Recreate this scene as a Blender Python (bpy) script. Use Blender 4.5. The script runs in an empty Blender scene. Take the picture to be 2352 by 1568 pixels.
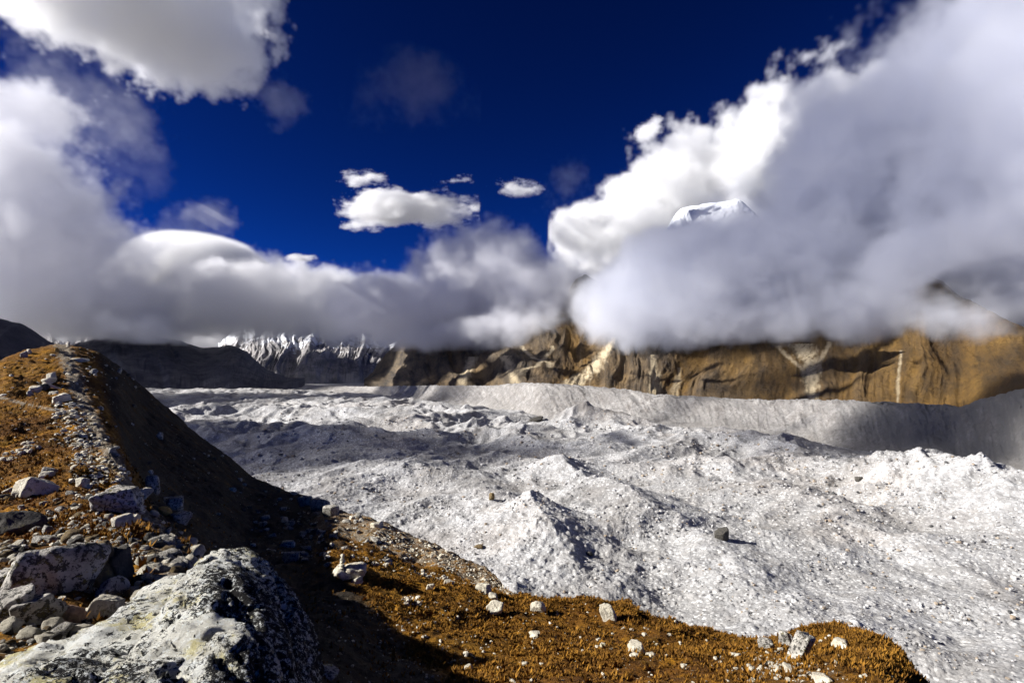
import bpy, math, time, random
import numpy as np
from mathutils import Vector, Matrix
from mathutils.bvhtree import BVHTree
T0 = time.time()
S = bpy.context.scene
COL = S.collection

# ------------------------------------------------------------------ camera
PITCH = 2.9
cam = bpy.data.objects.new('camera', bpy.data.cameras.new('camera'))
COL.objects.link(cam); S.camera = cam
cam.data.lens = 20; cam.data.sensor_width = 36
cam.data.clip_start = 0.1; cam.data.clip_end = 90000
cam.rotation_euler = (math.radians(90 + PITCH), 0, 0)

# ------------------------------------------------------------------ sky, sun, exposure
AZ, EL = -100, 28.5
W = bpy.data.worlds.new("World"); S.world = W; W.use_nodes = True
wn = W.node_tree.nodes; wl = W.node_tree.links.new
bg = wn['Background']
sk = wn.new('ShaderNodeTexSky'); sk.sky_type = 'NISHITA'; sk.sun_disc = False
sk.sun_elevation = math.radians(EL); sk.sun_rotation = math.radians(AZ)
sk.altitude = 5000; sk.air_density = 1.0; sk.dust_density = 0.0; sk.ozone_density = 5
gm = wn.new('ShaderNodeGamma'); gm.inputs[1].default_value = 1.8
mx = wn.new('ShaderNodeMix'); mx.data_type = 'RGBA'; mx.blend_type = 'MULTIPLY'; mx.inputs[0].default_value = 1
mx.inputs[7].default_value = (0.024, 0.105, 0.20, 1)
wl(sk.outputs[0], gm.inputs[0]); wl(gm.outputs[0], mx.inputs[6]); wl(mx.outputs[2], bg.inputs[0])
bg.inputs[1].default_value = 0.05
sd = Vector((math.sin(math.radians(AZ)) * math.cos(math.radians(EL)), math.cos(math.radians(AZ)) * math.cos(math.radians(EL)), math.sin(math.radians(EL))))
L = bpy.data.lights.new('sun', 'SUN'); L.energy = 5; L.angle = math.radians(0.53); L.color = (1, 0.97, 0.93)
lo = bpy.data.objects.new('sun', L); COL.objects.link(lo)
lo.rotation_euler = sd.to_track_quat('Z', 'Y').to_euler()
S.view_settings.view_transform = 'Standard'; S.view_settings.look = 'None'; S.view_settings.gamma = 1
S.view_settings.exposure = 1.0
cy_ = S.cycles
cy_.volume_step_rate = 1.6; cy_.volume_bounces = 10; cy_.volume_max_steps = 600
cy_.max_bounces = 10; cy_.diffuse_bounces = 1; cy_.glossy_bounces = 1
cy_.sample_clamp_indirect = 6
cy_.use_denoising = True; cy_.use_adaptive_sampling = True; cy_.adaptive_threshold = 0.02
cy_.caustics_reflective = False; cy_.caustics_refractive = False

# ------------------------------------------------------------------ helpers
F = 1306.7; CX = 1176; CY = 784
cp, sp = math.cos(math.radians(PITCH)), math.sin(math.radians(PITCH))
def ray(px, py):
    u = (np.asarray(px, float) - CX) / F; v = -(np.asarray(py, float) - CY) / F
    return np.stack([u + 0 * v, cp - v * sp + 0 * u, sp + v * cp + 0 * u], -1)
def P(px, py, r):
    d = ray(px, py); h = np.hypot(d[..., 0], d[..., 1])
    return d / h[..., None] * np.asarray(r, float)[..., None]
def proj(p):
    x, y, z = p[..., 0], p[..., 1], p[..., 2]
    w = y * cp + z * sp; v = -y * sp + z * cp
    return CX + F * x / w, CY - F * v / w

def _h(ix, iy, seed):
    n = (ix.astype(np.int64) * 374761393 + iy.astype(np.int64) * 668265263 + seed * 1442695041) & 0xffffffff
    n = ((n ^ (n >> 13)) * 1274126177) & 0xffffffff
    n = n ^ (n >> 16)
    return (n & 0xffffff).astype(np.float32) / 0xffffff
def vnoise(x, y, seed=0):
    ix = np.floor(x); iy = np.floor(y); fx = (x - ix).astype(np.float32); fy = (y - iy).astype(np.float32)
    ix = ix.astype(np.int64); iy = iy.astype(np.int64)
    def g(a, b, dx, dy):
        t = _h(a, b, seed) * 6.2831853
        return np.cos(t) * dx + np.sin(t) * dy
    ux = fx * fx * fx * (fx * (fx * 6 - 15) + 10); uy = fy * fy * fy * (fy * (fy * 6 - 15) + 10)
    a = g(ix, iy, fx, fy); b = g(ix + 1, iy, fx - 1, fy); c = g(ix, iy + 1, fx, fy - 1); d = g(ix + 1, iy + 1, fx - 1, fy - 1)
    return ((a * (1 - ux) + b * ux) * (1 - uy) + (c * (1 - ux) + d * ux) * uy) * 1.5
def fbm(x, y, oct=5, seed=0, gain=.5, ridged=False):
    s = 0; a = 1; t = 0
    for o in range(oct):
        n = vnoise(x + 17.3 * o, y - 9.1 * o, seed + o)
        if ridged: n = 1 - 2 * np.abs(n)
        s = s + a * n; t += a; a *= gain; x = x * 2.03; y = y * 2.03
    return s / t
def cellrock(x, y, seed=0):
    """round pebbles: height of the nearest jittered bump, 0..1, and a per-pebble tone"""
    ix = np.floor(x).astype(np.int64); iy = np.floor(y).astype(np.int64)
    best = np.zeros(x.shape, np.float32); tone = np.zeros(x.shape, np.float32)
    for dx in (-1, 0, 1):
        for dy in (-1, 0, 1):
            a = ix + dx; b = iy + dy
            jx = _h(a, b, seed) ; jy = _h(a, b, seed + 7); s = _h(a, b, seed + 13)
            rr = .12 + .42 * s * s
            q = 1 - (((x - a - jx) ** 2 + (y - b - jy) ** 2) / (rr * rr)).astype(np.float32)
            hgt = np.sqrt(np.clip(q, 0, 1)) * rr
            m = hgt > best
            best = np.where(m, hgt, best); tone = np.where(m, _h(a, b, seed + 21), tone)
    return best, tone
def sstep(a, b, x):
    t = np.clip((x - a) / (b - a), 0, 1); return t * t * (3 - 2 * t)

def interp(xs, ys, x, cubic=True):
    """ys [n, ...] at knots xs, evaluated at x; finite-difference hermite with limited slopes"""
    xs = np.asarray(xs, float); ys = np.asarray(ys, float); x = np.asarray(x, float)
    i = np.clip(np.searchsorted(xs, x, side='right') - 1, 0, len(xs) - 2)
    sh = (-1,) + (1,) * (ys.ndim - 1)
    hh = (xs[1:] - xs[:-1]).reshape(sh); t = ((x - xs[i]) / (xs[i + 1] - xs[i])).reshape(sh)
    if not cubic: return ys[i] * (1 - t) + ys[i + 1] * t
    s = (ys[1:] - ys[:-1]) / hh
    m = np.empty_like(ys); m[0] = s[0]; m[-1] = s[-1]
    m[1:-1] = np.where(s[:-1] * s[1:] > 0, 2 * s[:-1] * s[1:] / np.where(np.abs(s[:-1] + s[1:]) < 1e-9, 1e-9, s[:-1] + s[1:]), 0)
    h = hh[i]; t2 = t * t; t3 = t2 * t
    return (2 * t3 - 3 * t2 + 1) * ys[i] + (t3 - 2 * t2 + t) * h * m[i] + (-2 * t3 + 3 * t2) * ys[i + 1] + (t3 - t2) * h * m[i + 1]

def sheet_points(cols, nu, segs):
    """cols: [(px, [(py, r) or ('z', z, r), ...])]; segs: rows per segment"""
    k = len(cols[0][1]); pts = np.zeros((len(cols), k, 3)); xs = np.array([c[0] for c in cols], float)
    for a, (px, nodes) in enumerate(cols):
        last = 900
        for b, nd in enumerate(nodes):
            if nd[0] == 'z':
                q = P(px, last, nd[2]); q[2] = nd[1]
            else:
                q = P(px, nd[0], nd[1]); last = nd[0]
            pts[a, b] = q
    # work in (azimuth, log r, z) so the sheet stays smooth in polar space
    az = np.arctan2(pts[..., 0], pts[..., 1]); lr = np.log(np.hypot(pts[..., 0], pts[..., 1]))
    A = np.stack([az, lr, pts[..., 2]], -1)
    u = np.linspace(xs[0], xs[-1], nu)
    A = interp(xs, A, u)
    v = np.concatenate([np.linspace(i, i + 1, s, endpoint=False) for i, s in enumerate(segs)] + [[len(segs)]])
    A = np.swapaxes(interp(np.arange(k), np.swapaxes(A, 0, 1), v), 0, 1)
    r = np.exp(A[..., 1])
    return np.stack([np.sin(A[..., 0]) * r, np.cos(A[..., 0]) * r, A[..., 2]], -1), v

def mesh_np(name, verts, faces, mat=None, smooth=True, attrs=None, parent=None):
    me = bpy.data.meshes.new(name)
    verts = np.asarray(verts, np.float32).reshape(-1, 3); faces = np.asarray(faces, np.int32)
    k = faces.shape[1]
    me.vertices.add(len(verts)); me.vertices.foreach_set('co', verts.ravel())
    me.loops.add(faces.size); me.loops.foreach_set('vertex_index', faces.ravel())
    me.polygons.add(len(faces)); me.polygons.foreach_set('loop_start', np.arange(0, faces.size, k, dtype=np.int32))
    me.polygons.foreach_set('use_smooth', np.full(len(faces), smooth))
    for an, av in (attrs or {}).items():
        at = me.attributes.new(an, 'FLOAT', 'POINT'); at.data.foreach_set('value', np.asarray(av, np.float32).ravel())
    me.update(calc_edges=True)
    if mat: me.materials.append(mat)
    ob = bpy.data.objects.new(name, me); COL.objects.link(ob)
    if parent: ob.parent = parent
    return ob
def grid_faces(nu, nv):
    i = np.arange(nu * nv).reshape(nu, nv)
    return np.stack([i[:-1, :-1], i[1:, :-1], i[1:, 1:], i[:-1, 1:]], -1).reshape(-1, 4)
def tag(o, label=None, cat=None, group=None, kind=None):
    if label: o['label'] = label
    if cat: o['category'] = cat
    if group: o['group'] = group
    if kind: o['kind'] = kind
    return o

# ------------------------------------------------------------------ materials
class NT:
    def __init__(s, name):
        s.m = bpy.data.materials.new(name); s.m.use_nodes = True; s.t = s.m.node_tree; s.n = s.t.nodes; s.l = s.t.links.new
        s.b = s.n['Principled BSDF']; s.b.inputs['Roughness'].default_value = .95
        s.b.inputs['Specular IOR Level'].default_value = .15
        s.pos = s.n.new('ShaderNodeTexCoord').outputs['Object']
    def _in(s, sock, v):
        if isinstance(v, bpy.types.NodeSocket): s.l(v, sock)
        elif v is not None: sock.default_value = v
    def noise(s, scale, detail=5, rough=.55, vec=None, dist=0):
        n = s.n.new('ShaderNodeTexNoise'); s._in(n.inputs['Vector'], vec or s.pos); n.inputs['Scale'].default_value = scale
        n.inputs['Detail'].default_value = detail; n.inputs['Roughness'].default_value = rough; n.inputs['Distortion'].default_value = dist
        return n.outputs[0]
    def voro(s, scale, out='Distance', vec=None, feature='F1', rnd=1):
        n = s.n.new('ShaderNodeTexVoronoi'); n.feature = feature; s._in(n.inputs['Vector'], vec or s.pos); n.inputs['Scale'].default_value = scale
        n.inputs['Randomness'].default_value = rnd
        return n.outputs[out]
    def math(s, op, a, b=None, c=None, clamp=False):
        n = s.n.new('ShaderNodeMath'); n.operation = op; n.use_clamp = clamp
        for i, v in enumerate((a, b, c)): s._in(n.inputs[i], v)
        return n.outputs[0]
    def mapr(s, v, a, b, c=0, d=1):
        n = s.n.new('ShaderNodeMapRange'); s._in(n.inputs[0], v)
        for i, q in enumerate((a, b, c, d)): n.inputs[i + 1].default_value = q
        return n.outputs[0]
    def mix(s, f, a, b, mode='MIX'):
        n = s.n.new('ShaderNodeMix'); n.data_type = 'RGBA'; n.blend_type = mode
        s._in(n.inputs[0], f)
        s._in(n.inputs[6], a if isinstance(a, bpy.types.NodeSocket) else (*a, 1)); s._in(n.inputs[7], b if isinstance(b, bpy.types.NodeSocket) else (*b, 1))
        return n.outputs[2]
    def attr(s, name):
        n = s.n.new('ShaderNodeAttribute'); n.attribute_name = name; return n.outputs['Fac']
    def sep(s, v, i):
        n = s.n.new('ShaderNodeSeparateXYZ'); s.l(v, n.inputs[0]); return n.outputs[i]
    def col(s, c): s._in(s.b.inputs['Base Color'], c)
    def bump(s, h, dist, strength=1.0, prev=None):
        n = s.n.new('ShaderNodeBump'); n.inputs['Strength'].default_value = strength; n.inputs['Distance'].default_value = dist
        s.l(h, n.inputs['Height'])
        if prev is not None: s.l(prev, n.inputs['Normal'])
        s.l(n.outputs[0], s.b.inputs['Normal']); return n.outputs[0]

def mat_turf():
    t = NT('alpine_turf')
    n1 = t.noise(.09, 5); n2 = t.noise(.9, 5, .6); n3 = t.noise(4.5, 7, .78)
    c = t.mix(t.mapr(n1, .38, .62), (.17, .070, .007), (.31, .15, .012))
    c = t.mix(t.mapr(n2, .42, .62, 0, .6), c, (.085, .034, .006))
    c = t.mix(t.mapr(t.noise(.33, 4), .56, .66, 0, .8), c, (.42, .19, .006))
    c = t.mix(t.mapr(t.noise(.25, 3, .5, None, 1), .60, .70, 0, .5), c, (.10, .075, .010))
    c = t.mix(t.mapr(n3, .42, .58, .0, .62), c, (.040, .018, .005))
    c = t.mix(t.math('MULTIPLY', t.attr('flank'), t.mapr(t.noise(.4, 5, .7), .35, .5, .75, 1)), c, t.mix(t.mapr(n3, .4, .6), (.016, .013, .010), (.042, .033, .022)))  # inner flank: dark earth, darkened further to paint in its shade
    # bare gravelly earth where the attribute says so
    g = t.math('ADD', t.attr('bare'), t.mapr(t.noise(1.5, 6, .7), .3, .7, -.35, .35))
    gc = t.mix(t.mapr(t.noise(9, 6, .7), .35, .65), (.11, .080, .050), (.34, .29, .22))
    c = t.mix(t.mapr(g, .35, .65), c, gc)
    # small half-sunk stones
    v = t.voro(2.2); tone = t.voro(2.2, 'Color')
    sm = t.math('MULTIPLY', t.mapr(v, .10, .20, 1, 0), t.mapr(t.sep(tone, 0), .62, .66))
    sm = t.math('MULTIPLY', sm, t.mapr(t.noise(.22, 4, .6), .45, .60))
    c = t.mix(sm, c, (.52, .47, .36))
    t.col(c)
    h = t.math('ADD', t.noise(3.2, 6, .7), t.math('MULTIPLY', sm, .6))
    t.bump(h, .35, 1)
    return t.m
def mat_glacier():
    t = NT('glacier_debris')
    n1 = t.noise(.012, 6, .6, None, .6); n2 = t.noise(.10, 8, .72); n3 = t.noise(.7, 6, .7)
    c = t.mix(t.mapr(n1, .36, .64), (.37, .367, .36), (.55, .55, .55))
    c = t.mix(t.mapr(n2, .36, .56, .8, 0), c, (.22, .21, .20))
    c = t.mix(t.math('MULTIPLY', t.mapr(t.noise(.006, 5, .6), .52, .64), .4), c, (.46, .39, .32))
    v1 = t.voro(.32, 'Color'); v2 = t.voro(.9, 'Color')
    c = t.mix(t.mapr(t.sep(v1, 1), .0, 1., .0, .28), c, (.30, .28, .26))
    c = t.mix(t.mapr(t.sep(v2, 0), .0, 1., .0, .38), c, (.26, .25, .24))
    c = t.mix(t.mapr(t.sep(v2, 2), .86, .88, 0, .6), c, (.80, .79, .76))
    vd = t.voro(.32); vd2 = t.voro(.9)
    c = t.mix(t.math('MULTIPLY', t.mapr(vd2, .62, .9, 0, .9), t.mapr(n2, .42, .58)), c, (.09, .085, .085))
    c = t.mix(t.math('MULTIPLY', t.attr('dirt'), t.mapr(t.noise(.05, 6, .7), .35, .6)), c, (.20, .185, .17))
    t.col(c)
    h = t.math('ADD', t.mapr(vd, 0, 1, 1, 0), t.math('MULTIPLY', t.mapr(vd2, 0, 1, 1, 0), .45))
    h = t.math('ADD', h, t.math('MULTIPLY', n3, .8))
    t.bump(h, .42, 1)
    return t.m
def mat_wall():
    t = NT('moraine_wall')
    n1 = t.noise(.010, 6, .65); n2 = t.noise(.06, 8, .7)
    c = t.mix(t.mapr(n1, .38, .62), (.34, .325, .305), (.52, .50, .475))
    c = t.mix(t.mapr(n2, .38, .62, .8, 0), c, (.20, .18, .165))
    c = t.mix(t.mapr(t.noise(.35, 6, .75), .40, .60, .5, 0), c, (.14, .13, .12))
    c = t.mix(t.attr('gully'), c, (.19, .185, .18))
    t.col(c)
    t.bump(t.noise(.16, 10, .8), 4.5, 1)
    return t.m
def mat_brown():
    t = NT('brown_mountainside')
    cv = t.n.new('ShaderNodeCombineXYZ'); t.l(t.attr('su'), cv.inputs[0]); t.l(t.attr('sv'), cv.inputs[1]); cv = cv.outputs[0]
    n1 = t.noise(.006, 7, .65, cv); n2 = t.noise(.03, 8, .72, cv)
    c = t.mix(t.mapr(n1, .38, .62), (.075, .042, .015), (.27, .155, .042))
    c = t.mix(t.mapr(n2, .40, .62, .75, 0), c, (.045, .032, .020))
    c = t.mix(t.attr('rock'), c, t.mix(t.mapr(n2, .4, .6), (.05, .045, .04), (.16, .125, .085)))
    c = t.mix(t.math('MULTIPLY', t.attr('scree'), t.mapr(t.noise(.05, 6, .7), .30, .48)), c, (.56, .46, .30))
    t.col(c)
    t.bump(t.noise(.025, 10, .7), 22, 1)
    return t.m
def mat_snowrock(name, rock1, rock2, lo_, hi_):
    t = NT(name)
    n2 = t.noise(.008, 8, .7)
    c = t.mix(t.mapr(n2, .4, .6), rock1, rock2)
    s = t.math('ADD', t.attr('snow'), t.mapr(t.noise(.012, 8, .75), .3, .7, -.5, .5))
    c = t.mix(t.mapr(s, lo_, hi_), c, (.86, .88, .92))
    t.col(c); t.bump(t.noise(.01, 9, .7), 30, .8)
    return t.m
def mat_rock(name, base, pale, dark, lichen=.3, scale=1.0, speck=.5, amt=.5):
    t = NT(name)
    n1 = t.noise(1.2 * scale, 6, .65); n2 = t.noise(5 * scale, 8, .75)
    c = t.mix(t.mapr(n1, .40, .60), base, pale)
    c = t.mix(t.mapr(n2, speck - .03, speck + .03, 0, 1), c, dark) if False else t.mix(t.mapr(n2, speck, speck + .05, 0, amt), c, dark)
    y = t.noise(2.6 * scale, 7, .7)
    c = t.mix(t.mapr(y, .58, .64, 0, lichen), c, (.42, .34, .05))
    t.col(c); t.bump(t.noise(7 * scale, 8, .7), .10 / scale, 1)
    return t.m
def mat_hero():
    t = NT('lichen_granite')
    n1 = t.noise(.9, 6, .6); fine = t.noise(12, 10, .8); mid = t.noise(2.4, 7, .7)
    c = t.mix(t.mapr(n1, .42, .60), (.60, .58, .50), (.86, .84, .74))
    c = t.mix(t.mapr(mid, .52, .58, 0, .9), c, (.84, .84, .78))
    c = t.mix(t.mapr(t.noise(1.7, 6, .7), .53, .60, 0, .7), c, (.62, .54, .20))
    k = t.math('ADD', fine, t.math('MULTIPLY', t.math('SUBTRACT', t.attr('black'), .5), .20))  # black speckle thickens on the side away from the sun: painted shade
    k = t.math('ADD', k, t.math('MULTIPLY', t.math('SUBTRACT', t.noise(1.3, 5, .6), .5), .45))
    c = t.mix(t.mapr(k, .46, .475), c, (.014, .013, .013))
    w = t.math('MULTIPLY', t.mapr(t.noise(14, 9, .82), .545, .565), .95)
    c = t.mix(w, c, (.84, .86, .82))
    t.col(c); t.bump(t.math('ADD', fine, t.math('MULTIPLY', mid, 1.5)), .12, 1)
    return t.m
M = dict(turf=mat_turf(), glacier=mat_glacier(), wall=mat_wall(), brown=mat_brown(), hero=mat_hero(),
         pale=mat_rock('pale_stone', (.40, .36, .28), (.68, .63, .51), (.10, .09, .075), .3, 1, .55, .8),
         grey=mat_rock('grey_lichen_stone', (.28, .26, .23), (.60, .57, .50), (.03, .028, .025), .35, 1.6, .49, .92),
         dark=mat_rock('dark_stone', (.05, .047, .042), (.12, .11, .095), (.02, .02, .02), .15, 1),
         brownr=mat_rock('brown_stone', (.12, .085, .045), (.26, .19, .10), (.03, .025, .02), .5, 1),
         pink=mat_rock('pink_stone', (.36, .22, .14), (.46, .32, .22), (.12, .08, .06), .1, 1.4),
         gold=mat_rock('golden_stone', (.42, .24, .05), (.55, .36, .12), (.12, .08, .03), .4, 2))

# ------------------------------------------------------------------ foreground moraine
Z0 = ('z', -1.75, 1.2)
def fall(r): return [('z', -70., r + 62.), ('z', -112., r + 125.)]
FG = [
 (-2400, [('z', -1.9, 1.2), ('z', -4, 5), ('z', -7, 10), ('z', -12, 20), ('z', -22, 38), ('z', -42, 80), ('z', -60, 130), ('z', -90, 300), ('z', -112, 400)]),
 (-900, [('z', -1.9, 1.2), ('z', -4, 6), ('z', -7, 11), ('z', -11, 20), ('z', -18, 38), ('z', -32, 75), ('z', -42, 125), ('z', -70, 260), ('z', -112, 360)]),
 (-300, [Z0, (1568, 7.5), (1420, 12), (1300, 20), (1170, 36), (1060, 66), (960, 115), ('z', -60, 240), ('z', -112, 340)]),
 (0,    [Z0, (1568, 7.5), (1410, 12), (1260, 21), (1110, 40), (960, 74), (834, 128), ('z', -20, 190), ('z', -112, 300)]),
 (60,   [Z0, (1568, 7.5), (1410, 12), (1255, 21), (1095, 41), (940, 80), (812, 138), ('z', -20, 195), ('z', -112, 300)]),
 (150,  [Z0, (1568, 7.3), (1400, 12), (1240, 21), (1070, 43), (905, 90), (796, 148), ('z', -18, 205), ('z', -112, 300)]),
 (220,  [Z0, (1568, 7.2), (1400, 12), (1235, 20), (1080, 41), (925, 90), (812, 150), ('z', -32, 205), ('z', -112, 300)]),
 (270,  [Z0, (1568, 7.1), (1395, 12), (1235, 19.5), (1110, 36), (975, 85), (842, 151), ('z', -40, 205), ('z', -112, 300)]),
 (330,  [Z0, (1568, 7.0), (1390, 11.5), (1245, 18), (1172, 31), (1032, 95), (893, 150), ('z', -50, 205), ('z', -112, 300)]),
 (400,  [Z0, (1568, 7.0), (1390, 11), (1270, 16), (1225, 28), (1090, 92), (953, 146), ('z', -55, 200), ('z', -112, 290)]),
 (500,  [Z0, (1568, 7.4), (1420, 11), (1330, 17), (1275, 29), (1150, 88), (1034, 140), ('z', -60, 190), ('z', -112, 280)]),
 (600,  [Z0, (1568, 8.6), (1455, 13.5), (1375, 22), (1305, 38), (1205, 88), (1106, 132), ('z', -64, 182), ('z', -112, 260)]),
 (700,  [Z0, (1568, 12), (1475, 19), (1380, 29), (1298, 43), (1230, 76), (1142, 118)] + fall(118)),
 (780,  [Z0, (1568, 15), (1460, 22.5), (1365, 31), (1272, 41), (1248, 60), (1180, 96)] + fall(96)),
 (860,  [Z0, (1568, 17.5), (1460, 25), (1370, 32), (1285, 41), (1268, 56), (1196, 82)] + fall(82)),
 (960,  [Z0, (1568, 18.5), (1465, 25.5), (1385, 32), (1318, 40), (1306, 52), (1230, 72)] + fall(72)),
 (1060, [Z0, (1568, 19), (1470, 26), (1400, 32), (1348, 40), (1338, 49), (1278, 62)] + fall(62)),
 (1140, [Z0, (1568, 19), (1475, 26), (1412, 33), (1372, 39), (1364, 45), (1334, 52)] + fall(52)),
 (1185, [Z0, (1568, 19), (1480, 26), (1420, 33), (1392, 37), (1380, 40), (1372, 42)] + fall(42)),
 (1280, [Z0, (1568, 18), (1490, 25), (1430, 32), (1402, 36), (1390, 38), (1384, 39.5)] + fall(39)),
 (1360, [Z0, (1568, 18), (1490, 25), (1430, 32), (1398, 36), (1386, 38), (1378, 40)] + fall(39)),
 (1440, [Z0, (1568, 18), (1490, 25), (1430, 32), (1398, 36), (1378, 38.5), (1369, 40.5)] + fall(39)),
 (1475, [Z0, (1568, 18), (1495, 25), (1445, 31), (1418, 34), (1406, 36), (1401, 37)] + fall(36)),
 (1600, [Z0, (1568, 18), (1510, 24), (1470, 30), (1452, 33), (1445, 35), (1441, 36)] + fall(35)),
 (1750, [Z0, (1568, 18), (1520, 24), (1490, 29), (1475, 32), (1469, 33.5), (1466, 34.5)] + fall(34)),
 (1880, [Z0, (1575, 17), (1520, 23), (1485, 28), (1463, 31), (1453, 32.5), (1449, 33.5)] + fall(33)),
 (1990, [Z0, (1600, 15), (1540, 21), (1500, 26), (1474, 29), (1464, 30.5), (1459, 31.5)] + fall(31)),
 (2050, [Z0, (1640, 13), (1580, 19), (1538, 24), (1512, 27), (1502, 28.5), (1498, 29.5)] + fall(29)),
 (2110, [Z0, (1700, 11), (1650, 16), (1610, 21), (1585, 24), (1575, 26), (1570, 27)] + fall(27)),
 (2250, [Z0, (1850, 8), (1790, 12), (1740, 16), (1700, 19), (1680, 21), (1665, 23)] + fall(23)),
 (2700, [Z0, (2100, 6), (2000, 9), (1930, 11), (1880, 13), (1850, 15), (1830, 17)] + fall(17)),
 (4200, [('z', -2, 1.2), ('z', -5, 4), ('z', -7, 6), ('z', -8, 8), ('z', -9, 9.5), ('z', -10, 11), ('z', -11, 12.5)] + fall(12)),
]
NU = 1500
fgx = [c[0] for c in FG]
fp, fv = sheet_points(FG, NU, [26, 90, 90, 90, 110, 110, 120, 40, 20])
def fg_disp(p, v):
    x, y = p[..., 0], p[..., 1]; r = np.hypot(x, y)
    vv = np.broadcast_to(v[None, :], r.shape)
    near = sstep(2, 8, r)
    d = fbm(x / 16, y / 16, 3, 3) * np.minimum(.05 * r, 1.9) * .55
    d = d + fbm(x / 4.2, y / 4.2, 4, 11) * np.minimum(.022 * r, .75)
    d = d + fbm(x / .9, y / .9, 4, 23, .6) * np.minimum(.006 * r + .03, .25)
    d = d + fbm(x / 2.2, y / 2.2, 4, 27, .6, True) * np.minimum(.006 * r, .32)
    # eroded cliff-like rim on the glacier side
    inner = sstep(6.0, 6.5, vv)
    d = d + inner * fbm(x / 7, y / 7, 5, 31, .6, True) * 2.0
    return d * near
fp[..., 2] += fg_disp(fp, fv)
# where the ground is bare and gravelly: along the crest path, in the trench and on the far rim
px_, py_ = proj(fp)
rr_ = np.hypot(fp[..., 0], fp[..., 1])
crest_x = np.interp(rr_, [5, 10, 18, 30, 41, 60, 85, 110, 140], [380, 400, 385, 330, 262, 225, 190, 165, 140])
bare = np.exp(-((px_ - crest_x) / (26 + 300 / np.maximum(rr_, 3))) ** 2) * .75
bare = np.where(px_ > 700, 0, bare)
VV = np.broadcast_to(fv[None, :], rr_.shape)
right = sstep(640, 760, px_)
bare = np.maximum(bare, right * sstep(5.05, 5.3, VV) * np.where(px_ < 1180, .55, .18))
bare = np.maximum(bare, sstep(1700, 1800, px_) * (1 - sstep(1930, 1990, px_)) * sstep(1490, 1540, py_) * (px_ < 2100) * .35)
# foot path across the left slope
pathy = np.interp(px_, [-50, 0, 60, 150, 165], [905, 912, 928, 946, 950])
bare = np.maximum(bare, .9 * np.exp(-((py_ - pathy) / 4.0) ** 2) * (px_ < 170) * (rr_ > 20))
bare = np.clip(bare, 0, 1)
flank = sstep(6, 40, px_ - np.interp(rr_, [5, 10, 18, 31, 60, 95, 130, 150], [560, 520, 420, 335, 262, 225, 205, 195]) ) * (1 - sstep(4.6, 5.05, VV) * sstep(700, 780, px_)) * (1 - sstep(-40, 20, px_ - np.interp(py_, [1280, 1340, 1400, 1500, 1568], [740, 820, 880, 960, 1040])) * (px_ > 640) * (py_ > 1262))  # painted shade mask of the inner slope, cut along the ridge's shadow edge
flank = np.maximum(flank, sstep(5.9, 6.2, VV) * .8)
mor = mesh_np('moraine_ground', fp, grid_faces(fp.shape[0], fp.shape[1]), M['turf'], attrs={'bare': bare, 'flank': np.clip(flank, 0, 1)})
tag(mor, kind='structure')
fd = fp[::3, ::3]; ff = grid_faces(fd.shape[0], fd.shape[1])
bvh = BVHTree.FromPolygons([tuple(v) for v in fd.reshape(-1, 3)], ff.tolist())
def hit(px, py):
    d = Vector(ray(px, py)).normalized()
    h = bvh.ray_cast(Vector((0, 0, 0)), d, 400)
    return h[0], h[1]
def drop(x, y):
    h = bvh.ray_cast(Vector((x, y, 200)), Vector((0, 0, -1)), 600)
    return h[0], h[1]

# ------------------------------------------------------------------ glacier
def crest_y(px): return np.interp(px, [300, 600, 830, 1000, 1130, 1200, 1250, 1340, 1440, 1500, 1600, 1700, 1850, 2000, 2100, 2200, 2260, 2352, 2900],
                                      [886, 884, 887, 885, 885, 879, 880, 886, 894, 904, 910, 916, 917, 922, 925, 932, 914, 893, 800])
def base_r(px): return np.interp(px, [300, 600, 830, 1000, 1250, 1500, 1700, 1850, 2050, 2350, 2900], [3600, 3300, 2500, 1750, 1230, 1060, 960, 900, 790, 660, 520])
ga = np.linspace(math.atan2(-700 - CX, F), math.atan2(3600 - CX, F), 1300)
gr = np.exp(np.linspace(math.log(70), math.log(4600), 1150))
GA, GR = np.meshgrid(ga, gr, indexing='ij')
gx, gy = np.sin(GA) * GR, np.cos(GA) * GR
gpx = CX + np.tan(np.clip(GA, -1.3, 1.3)) * F
br = base_r(gpx)
def ridge2(x, y, ax, ay, bx, by, w, h, sharp=1.0):
    dx, dy = bx - ax, by - ay; l = math.hypot(dx, dy); t = np.clip(((x - ax) * dx + (y - ay) * dy) / l ** 2, 0, 1)
    d = np.hypot(x - ax - t * dx, y - ay - t * dy)
    return h * (1 - .35 * t) * np.clip(1 - (d / w), 0, 1) ** sharp
rot = .5
ux = gx * math.cos(rot) + gy * math.sin(rot); uy = -gx * math.sin(rot) + gy * math.cos(rot)
wx = fbm(gx / 260, gy / 260, 3, 101) * 60; wy = fbm(gx / 260, gy / 260, 3, 105) * 60
n1 = fbm((ux + wx) / 190, (uy + wy) / 130, 4, 41, .5, True)
n2 = fbm((ux + wx) / 70, (uy + wy) / 48, 5, 47, .55, True)
amp = .62 + .38 * sstep(200, 700, GR)
gz = -100 + amp * (n1 * (16 + 11 * sstep(450, 900, GR)) + 1.5) + n2 * (2.5 + 1.5 * sstep(450, 900, GR)) * (.5 + amp * .5)
gz += fbm(gx / 17, gy / 17, 4, 53, .5, True) * .45 + fbm(gx / 3.6, gy / 3.6, 4, 59, .6) * .28
h_, tn_ = cellrock(gx / 3.4, gy / 3.4, 71); near_ = 1 - sstep(260, 800, GR)
pat = sstep(-.1, .35, fbm(gx / 60, gy / 60, 4, 91))
gz += h_ * 1.9 * (.25 + .75 * near_) * (tn_ > .80 - .45 * pat)
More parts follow.
